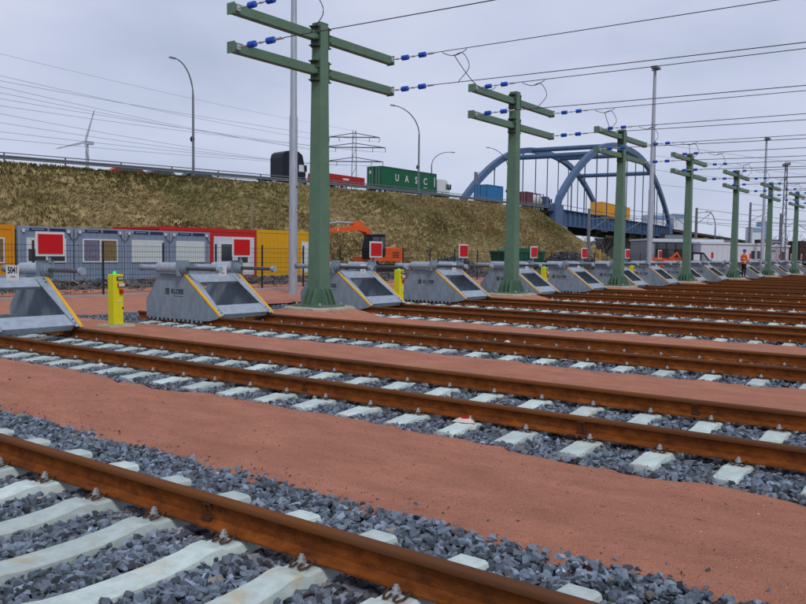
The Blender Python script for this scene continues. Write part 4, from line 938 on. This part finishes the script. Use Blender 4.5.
# catenary masts and gantries in the background
def cat_mast(x, y, h, label, arms):
    t = thing('catenary_mast', label, 'catenary mast', (x, y, 0), 0, 'background catenary masts'); MB().frustum((0, 0, 0), (.45, .35), (0, 0, h), (.34, .24)).build('column', GALVD, t)
    for (dx, dy, z) in arms:
        MB().tube([(0, 0, z), (dx, dy, z+.2)], .05, 6).build('bracket', GALVD, t); MB().tube([(0, 0, z-1.6), (dx*.95, dy*.95, z+.1)], .045, 6).build('strut', GALVD, t); MB().tube([(dx*.8, dy*.8, z-.1), (dx*.7, dy*.7, z-1.5), (dx, dy, z-1.6)], .035, 6).build('registration_arm', GALVD, t)
cat_mast(128, 29.6, 9.8, 'dark catenary mast right of the fifth green mast', [(2.2, -2.6, 8.6)])
cat_mast(130.8, 25.9, 8.2, 'dark catenary mast right of the sixth green mast', [(1.6, -2.2, 7.2)])
cat_mast(136, 22.6, 8.0, 'dark catenary mast at the right edge', [(-1.6, 2.2, 7.0)])
cat_mast(113.3, 33.2, 8.3, 'dark catenary mast just right of the fourth green mast', [(1.4, -1.7, 7.6)]); cat_mast(112.6, 34.2, 8.2, 'twin dark mast beside the fourth green mast', [(-1.6, 1.6, 7.2)])
cat_mast(101.5, 39, 8.0, 'dark catenary mast beneath the blue bridge', [(2.2, -2.2, 6.3), (-2.2, 2.2, 6.3)]); cat_mast(96, 41.5, 7.5, 'slim catenary mast left of those beneath the bridge', [(1.8, -1.8, 6.2)])
def lattice(x, y, w, h, label, M=GALVD, top=None, group=None, n=12):
    t = thing('lattice_mast', label, 'lattice mast', (x, y, 0), .4, group); b = MB(); r = .022+w*.022
    for a in (-1, 1):
        for c in (-1, 1): b.tube([(a*w/2, c*w/2, 0), (a*w/5, c*w/5, h)], r, 4)
    b.build('legs', M, t); b = MB()
    for k in range(n):
        z0, z1 = h*k/n, h*(k+1)/n; f0 = 1-.6*k/n; f1 = 1-.6*(k+1)/n; s = 1 if k % 2 else -1
        for c in (-1, 1):
            b.tube([(-s*w/2*f0, c*w/2*f0, z0), (s*w/2*f1, c*w/2*f1, z1)], r*.6, 4); b.tube([(c*w/2*f0, -s*w/2*f0, z0), (c*w/2*f1, s*w/2*f1, z1)], r*.6, 4)
    b.build('bracing', M, t)
    if top: MB().box((0, 0, h+.1), top).build('head_frame', M, t)
    return t
lattice(94.2, 18.3, .5, 11.5, 'lattice floodlight mast between the sixth and seventh green masts', GALVD, (1.6, .5, .25))
lattice(170, 59.3, 1.6, 26, 'slim lattice radio mast behind the lamp mast by the bridge', PYL, None, None, 18)
# background wires over the far tracks
k = 0
for (xa, ya, za, xb, yb, zb, lb) in [(96, 41.5, 7.2, 150, 14, 6.8, 'from the slim catenary mast'), (101.5, 39, 7.6, 160, 12, 7.3, 'from the catenary mast beneath the bridge'), (113.3, 33.2, 8.2, 180, 5, 7.6, 'from the top of the mast right of the fourth green mast'), (112.6, 34.2, 6.4, 180, 5, 6.2, 'from the twin dark mast'), (128, 29.6, 9.6, 220, -6, 8.5, 'from the top of the mast right of the fifth green mast'), (128, 29.6, 7.2, 220, -6, 6.8, 'from halfway up the mast right of the fifth green mast'), (170, 59.3, 17, 330, -20, 14, 'lowest one leaving the radio mast'), (170, 59.3, 20, 330, -18, 17.5, 'second lowest one leaving the radio mast'), (170, 59.3, 23, 330, -16, 21, 'second highest one leaving the radio mast'), (170, 59.3, 25.6, 330, -14, 24, 'from the top of the radio mast')]:
    pts = [(xa+(xb-xa)*u, ya+(yb-ya)*u, za+(zb-za)*u-.8*4*u*(1-u)) for u in np.linspace(0, 1, 9)]
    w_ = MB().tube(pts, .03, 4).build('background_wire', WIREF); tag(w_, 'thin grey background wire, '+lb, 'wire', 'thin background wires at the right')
# far buildings
fb = thing('far_building', 'far pale industrial block with blue band behind the bridge end', 'building', (262, 86, 0), VR); MB().b2((-6, 0, 0), (0, 8, 15.2)).build('wall', FARW, fb); MB().b2((-5.6, -.2, 13.6), (-.5, 0, 14.8)).build('blue_band', FARB, fb); MB().b2((2.5, 1, 0), (8, 8, 15.6)).build('wall', FARW, fb); MB().b2((2.9, .8, 14.1), (7.6, 1, 15.2)).build('blue_band', FARB, fb)
fc = thing('far_tower', 'far blue industrial tower near the sixth green mast', 'tower', (323, 69, 0), VR); MB().b2((-1, 0, 0), (2, 6, 15)).build('wall', FARB, fc); MB().b2((-5, 0, 0), (-1.2, 6, 13)).build('silo_block', FARW, fc); MB().b2((-4.8, -.1, 11), (-1.4, 0, 12.4)).build('band', FARB, fc)

# ------------------------------------------------------------------ bare trees
def bare_tree(x, y, h, label, seed):
    r = random.Random(seed); t = thing('bare_tree', label, 'tree', (x, y, -.1), 0, 'bare winter trees in the distance')
    tr = MB(); tr.tube([(0, 0, 0), (.02*h, 0, h*.25), (.0, .02*h, h*.45)], [.02*h, .015*h, .010*h], 6); tr.build('trunk', BARK, t)
    cr = MB()
    def br(p, d, L, rad, lv):
        q = p+d*L; m_ = p+d*L*.5+Vector((r.uniform(-1, 1), r.uniform(-1, 1), 0))*L*.06
        cr.tube([p, m_, q], [rad, rad*.8, rad*.55], 4 if lv < 2 else 3, False)
        if lv < 4:
            for k in range(3 if lv < 3 else 4):
                nd = (d+Vector((r.uniform(-1, 1), r.uniform(-1, 1), r.uniform(-.35, .75)))*.75).normalized(); br(p+d*L*r.uniform(.45, 1), nd, L*r.uniform(.55, .8), max(rad*.55, .012), lv+1)
    for k in range(6):
        a = r.uniform(0, 6.28); br(Vector((0, 0, h*(.2+.05*k))), Vector((math.cos(a)*.8, math.sin(a)*.8, .9)).normalized(), h*.24, .011*h, 1)
    cr.build('crown', BARK, t)
tw = ['bare tree below the near end of the bridge', 'second bare tree below the bridge', 'third bare tree below the bridge, beside the third green mast', 'bare tree below the far end of the bridge', 'bare tree at the far right edge', 'bare tree right of the seventh green mast', 'low bare tree right of the fifth green mast', 'bare bush under the middle of the bridge', 'bare bush beside the fourth green mast', 'small bare tree behind the sixth mast']
for k, (x, y, h) in enumerate([(138, 57, 7.5), (146, 53, 8), (152, 62, 8.5), (172, 56, 9), (190, 28, 9), (178, 33, 8), (165, 38, 6), (158, 70, 7), (160, 44, 7), (200, 40, 8)]): bare_tree(x, y, h, tw[k], 50+k)
hd = grid('treeline', np.linspace(150, 520, 140), np.linspace(95, 135, 14), lambda X, Y: -.5+(3.5+3*vnoise(X*.08, Y*.1, 12)+2.4*vnoise(X*.4, Y*.4, 13))*np.sin(np.clip((Y-95)/40, 0, 1)*math.pi)**.5, mat('far_thicket', (.075, .075, .06), .95, var=.5, scale=.4, bump=1, bscale=1)); struct(hd)
hd2 = grid('treeline', np.linspace(240, 900, 160), np.linspace(-10, 45, 14), lambda X, Y: -.5+(5+4*vnoise(X*.05, Y*.08, 22)+3.0*vnoise(X*.3, Y*.3, 23))*np.sin(np.clip((Y+10)/55, 0, 1)*math.pi)**.5, MATS['far_thicket']); struct(hd2)

# ------------------------------------------------------------------ pylon, power lines, wind turbine
PB = Vector((249, 212, 0)); pz = 325.
PB = Vector((0.80349683, 0.59213242, 0))*322+Vector((0.59380129, -0.80452315, 0))*(-50/797*322); PH = 52
py = lattice(PB.x, PB.y, 3.0, PH-2, 'distant steel lattice power pylon with three wide crossarms above the road', PYL, None, None, 14); py.name = 'power_pylon'; py['category'] = 'pylon'; py.rotation_euler.z = VR
ARMS = [(PH-4.6, 10.0), (PH-8.6, 12.4), (PH-14.2, 11.5)]
for z, hw in ARMS:
    b = MB(); b.tube([(-hw, 0, z), (hw, 0, z)], .22, 4); b.tube([(-hw, 0, z), (0, 0, z+1.7)], .16, 4); b.tube([(hw, 0, z), (0, 0, z+1.7)], .16, 4); b.build('crossarm', PYL, py)
    for x in (-hw, -hw*.6, hw*.6, hw): MB().tube([(x, 0, z), (x, 0, z-1.8)], .12, 4).build('insulator_string', PYL, py)
def pix(px, pyy, z): return Vector((0, 0, 1.6))+fwd*z+right*((px-403)/797*z)+down*((pyy-302)/797*z)
hv = [(52, 0, 10.0), (74, 0, -10), (79, 0, 10), (85, 1, -12.4), (91, 1, -7.4), (97, 1, 7.4), (104, 1, 12.4), (112, 2, -11.5), (121, 2, -6.9), (130, 2, 6.9), (137, 2, 11.5)]
for k, (y0, a, xx) in enumerate(hv):
    z = ARMS[a][0]-1.8 if k else PH-2; rr = Vector((math.cos(VR), math.sin(VR), 0)); A = PB+rr*(xx if k else 0)+Vector((0, 0, z)); B = pix(0, y0-2, 190.); D = B-A; Bx = A+D*1.8
    pts = [A+(Bx-A)*u+Vector((0, 0, -3.2*4*u*(1-u)+2.9*min(1, u*1.4))) for u in np.linspace(0, 1, 15)]
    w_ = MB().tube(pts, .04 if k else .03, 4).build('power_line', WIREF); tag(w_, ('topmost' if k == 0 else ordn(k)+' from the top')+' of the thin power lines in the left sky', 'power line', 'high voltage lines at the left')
# wind turbine
HB = pix(87, 143, 900.); tn = thing('wind_turbine', 'distant pale wind turbine above the road at the left', 'wind turbine', (HB.x, HB.y, 0)); TV = Vector((math.cos(VR), math.sin(VR), 0))
MB().tube([(0, 0, 0), (0, 0, HB.z-1)], [3.0, 1.6], 12).build('tower', TURB, tn, True); nd = Vector((-fwd.x, -fwd.y, 0)).normalized()
MB().sweep([Vector((0, 0, HB.z))+nd*4-TV*1, Vector((0, 0, HB.z))-nd*5+TV*5], [(-1.8, -1.8), (1.8, -1.8), (1.8, 1.8), (-1.8, 1.8)]).build('nacelle', TURB, tn)
for ang, L in ((73, 38), (193, 34), (-76, 20)):
    d = TV*math.cos(R(ang))+Vector((0, 0, math.sin(R(ang)))); h0 = Vector((0, 0, HB.z))+nd*5.5
    bl = MB().sweep([h0, h0+d*L*.2, h0+d*L*.6, h0+d*L], [(-1, -.35), (1, -.35), (1, .35), (-1, .35)], up=nd, scales=[.8, 1.2, .8, .3]).build('blade', TURB, tn)
    if ang > 0: MB().sweep([h0+d*L*.80, h0+d*L*.92], [(-1, -.4), (1, -.4), (1, .4), (-1, .4)], up=nd, scales=[.68, .55]).build('red_band', TURR, bl)

# ------------------------------------------------------------------ worker beside the fifth mast
def worker(x, y, z, rz):
    t = thing('person', 'worker in orange hi-vis jacket and blue helmet beside the fifth green mast', 'person', (x, y, z), rz)
    J = {'pelvis': (0,0,.95,.15,.11), 'waist': (0,0,1.10,.145,.11), 'chest': (0,.01,1.32,.17,.125), 'neckb': (0,0,1.48,.09,.08), 'neck': (0,-.01,1.54,.055,.055), 'head0': (0,-.02,1.62,.078,.092), 'head1': (0,-.02,1.73,.078,.095)}
    for s, n in ((-1, 'l'), (1, 'r')):
        J.update({n+'hip': (s*.09,0,.88,.095,.10), n+'knee': (s*.10,-.03,.50,.065,.065), n+'ank': (s*.10,.02,.10,.045,.05), n+'toe': (s*.11,-.14,.045,.045,.04), n+'sh': (s*.18,0,1.43,.07,.07), n+'elb': (s*.25,-.02,1.16,.05,.05), n+'wr': (s*.20,-.20,1.02,.034,.034), n+'palm': (s*.185,-.28,1.02,.036,.022)})
    E = [('pelvis','waist'),('waist','chest'),('chest','neckb'),('neckb','neck'),('neck','head0'),('head0','head1')]
    for n in 'lr': E += [('pelvis', n+'hip'), (n+'hip', n+'knee'), (n+'knee', n+'ank'), (n+'ank', n+'toe'), ('neckb', n+'sh'), (n+'sh', n+'elb'), (n+'elb', n+'wr'), (n+'wr', n+'palm')]
    keys = list(J); me = bpy.data.meshes.new('body'); me.from_pydata([J[k][:3] for k in keys], [(keys.index(a), keys.index(b)) for a, b in E], [])
    o = bpy.data.objects.new('body', me); C.objects.link(o); sm = o.modifiers.new('skin', 'SKIN')
    for i, k in enumerate(keys): me.skin_vertices[0].data[i].radius = J[k][3:]; me.skin_vertices[0].data[i].use_root = (k == 'pelvis')
    ss = o.modifiers.new('sub', 'SUBSURF'); ss.levels = 2; ss.render_levels = 2
    dg = bpy.context.evaluated_depsgraph_get(); dg.update(); nm = bpy.data.meshes.new_from_object(o.evaluated_get(dg)); bpy.data.objects.remove(o)
    bm = bmesh.new(); bm.from_mesh(nm)
    def add(mb):
        vs = [bm.verts.new(v) for v in mb.v]
        for f in mb.f:
            try: bm.faces.new([vs[i] for i in f])
            except ValueError: pass
    for s in (-1, 1):      # five fingers on each palm, gently curled
        for k in range(4):
            bx = s*(.160+.017*k); L = (.062, .075, .080, .068)[k]; add(MB().tube([(bx, -.29, 1.025), (bx, -.29-L*.55, 1.018), (bx, -.29-L*.85, .995)], [.0085, .008, .006], 6))
        add(MB().tube([(s*.150, -.255, 1.025), (s*.132, -.285, 1.02), (s*.138, -.315, 1.012)], [.010, .009, .007], 6))
    add(MB().tube([(0, -.108, 1.70), (0, -.130, 1.665), (0, -.112, 1.655)], [.010, .016, .010], 6))      # nose
    for s in (-1, 1): add(MB().tube([(s*.078, -.02, 1.65), (s*.088, -.012, 1.675), (s*.080, -.02, 1.70)], [.012, .016, .012], 6))
    bm.to_mesh(nm); bm.free(); nm.materials.clear()
    for M in (HIVIS, TROU, SKIN, BLK, SWHT): nm.materials.append(M)
    for p in nm.polygons:
        c = p.center; p.use_smooth = True
        p.material_index = 2 if c.z > 1.53 or (c.y < -.23 and c.z > .9) else (0 if c.z > .90 else (3 if c.z < .12 else 1))
    b = bpy.data.objects.new('body', nm); C.objects.link(b); b.parent = t
    for s in (-1, 1): MB().tube([(s*.032, -.105, 1.685), (s*.032, -.116, 1.685)], .010, 8).build('eye', BLK, b)
    MB().box((0, -.112, 1.615), (.05, .01, .008)).build('mouth', CTR, b)
    h = MB(); h.tube([(0, -.02, 1.715), (0, -.02, 1.74), (0, -.02, 1.80), (0, -.02, 1.845), (0, -.02, 1.86)], [.115, .115, .105, .07, .015], 16); ho = h.build('helmet', HELM, t, True); MB().box((0, -.135, 1.72), (.16, .08, .012)).build('peak', HELM, ho)
    for z_ in (1.05, 1.25): MB().tube([(0, 0, z_-.02), (0, 0, z_+.02)], .168, 16).build('reflective_band', SWHT, b)
worker(54.95, 12.98, .25, R(60))

# ------------------------------------------------------------------ litter on the second track
lt = thing('litter', 'crumpled red and white packaging lying against the second rail', 'litter', (6.41, 3.86, .0), .4); lt.scale = (1.1, 1.3, .6)
b = MB(); pts = [(.0, .0, .0), (.10, .02, .01), (.12, .14, .03), (.03, .18, .0), (-.05, .08, .02), (.04, .04, .06), (.08, .10, .068), (.02, .13, .05), (-.01, .07, .04)]
b.add(pts, [(0,1,5),(1,6,5),(1,2,6),(2,7,6),(2,3,7),(3,8,7),(3,4,8),(4,0,8),(0,5,8),(5,6,8),(6,7,8),(0,4,3),(0,3,2),(0,2,1)]); lo = b.build('wrapper', LITW, lt)
MB().box((.05, .08, .066), (.04, .06, .02), Matrix.Rotation(.5, 3, 'X')).build('red_print', SRED, lo)
for (x, y, s, lab) in [(6.28, 9.75, .5, 'tiny crumpled white scrap beside the second track'), (12.6, 6.9, .7, 'small pale scrap on the third track')]:
    l2 = lo.copy(); l2.data = lo.data; C.objects.link(l2); l2.parent = None; l2.name = 'paper_scrap'; l2.location = (x, y, .02); l2.scale = (s, s, s*.7); tag(l2, lab, 'litter', 'scraps of litter')
bpy.context.view_layer.update()
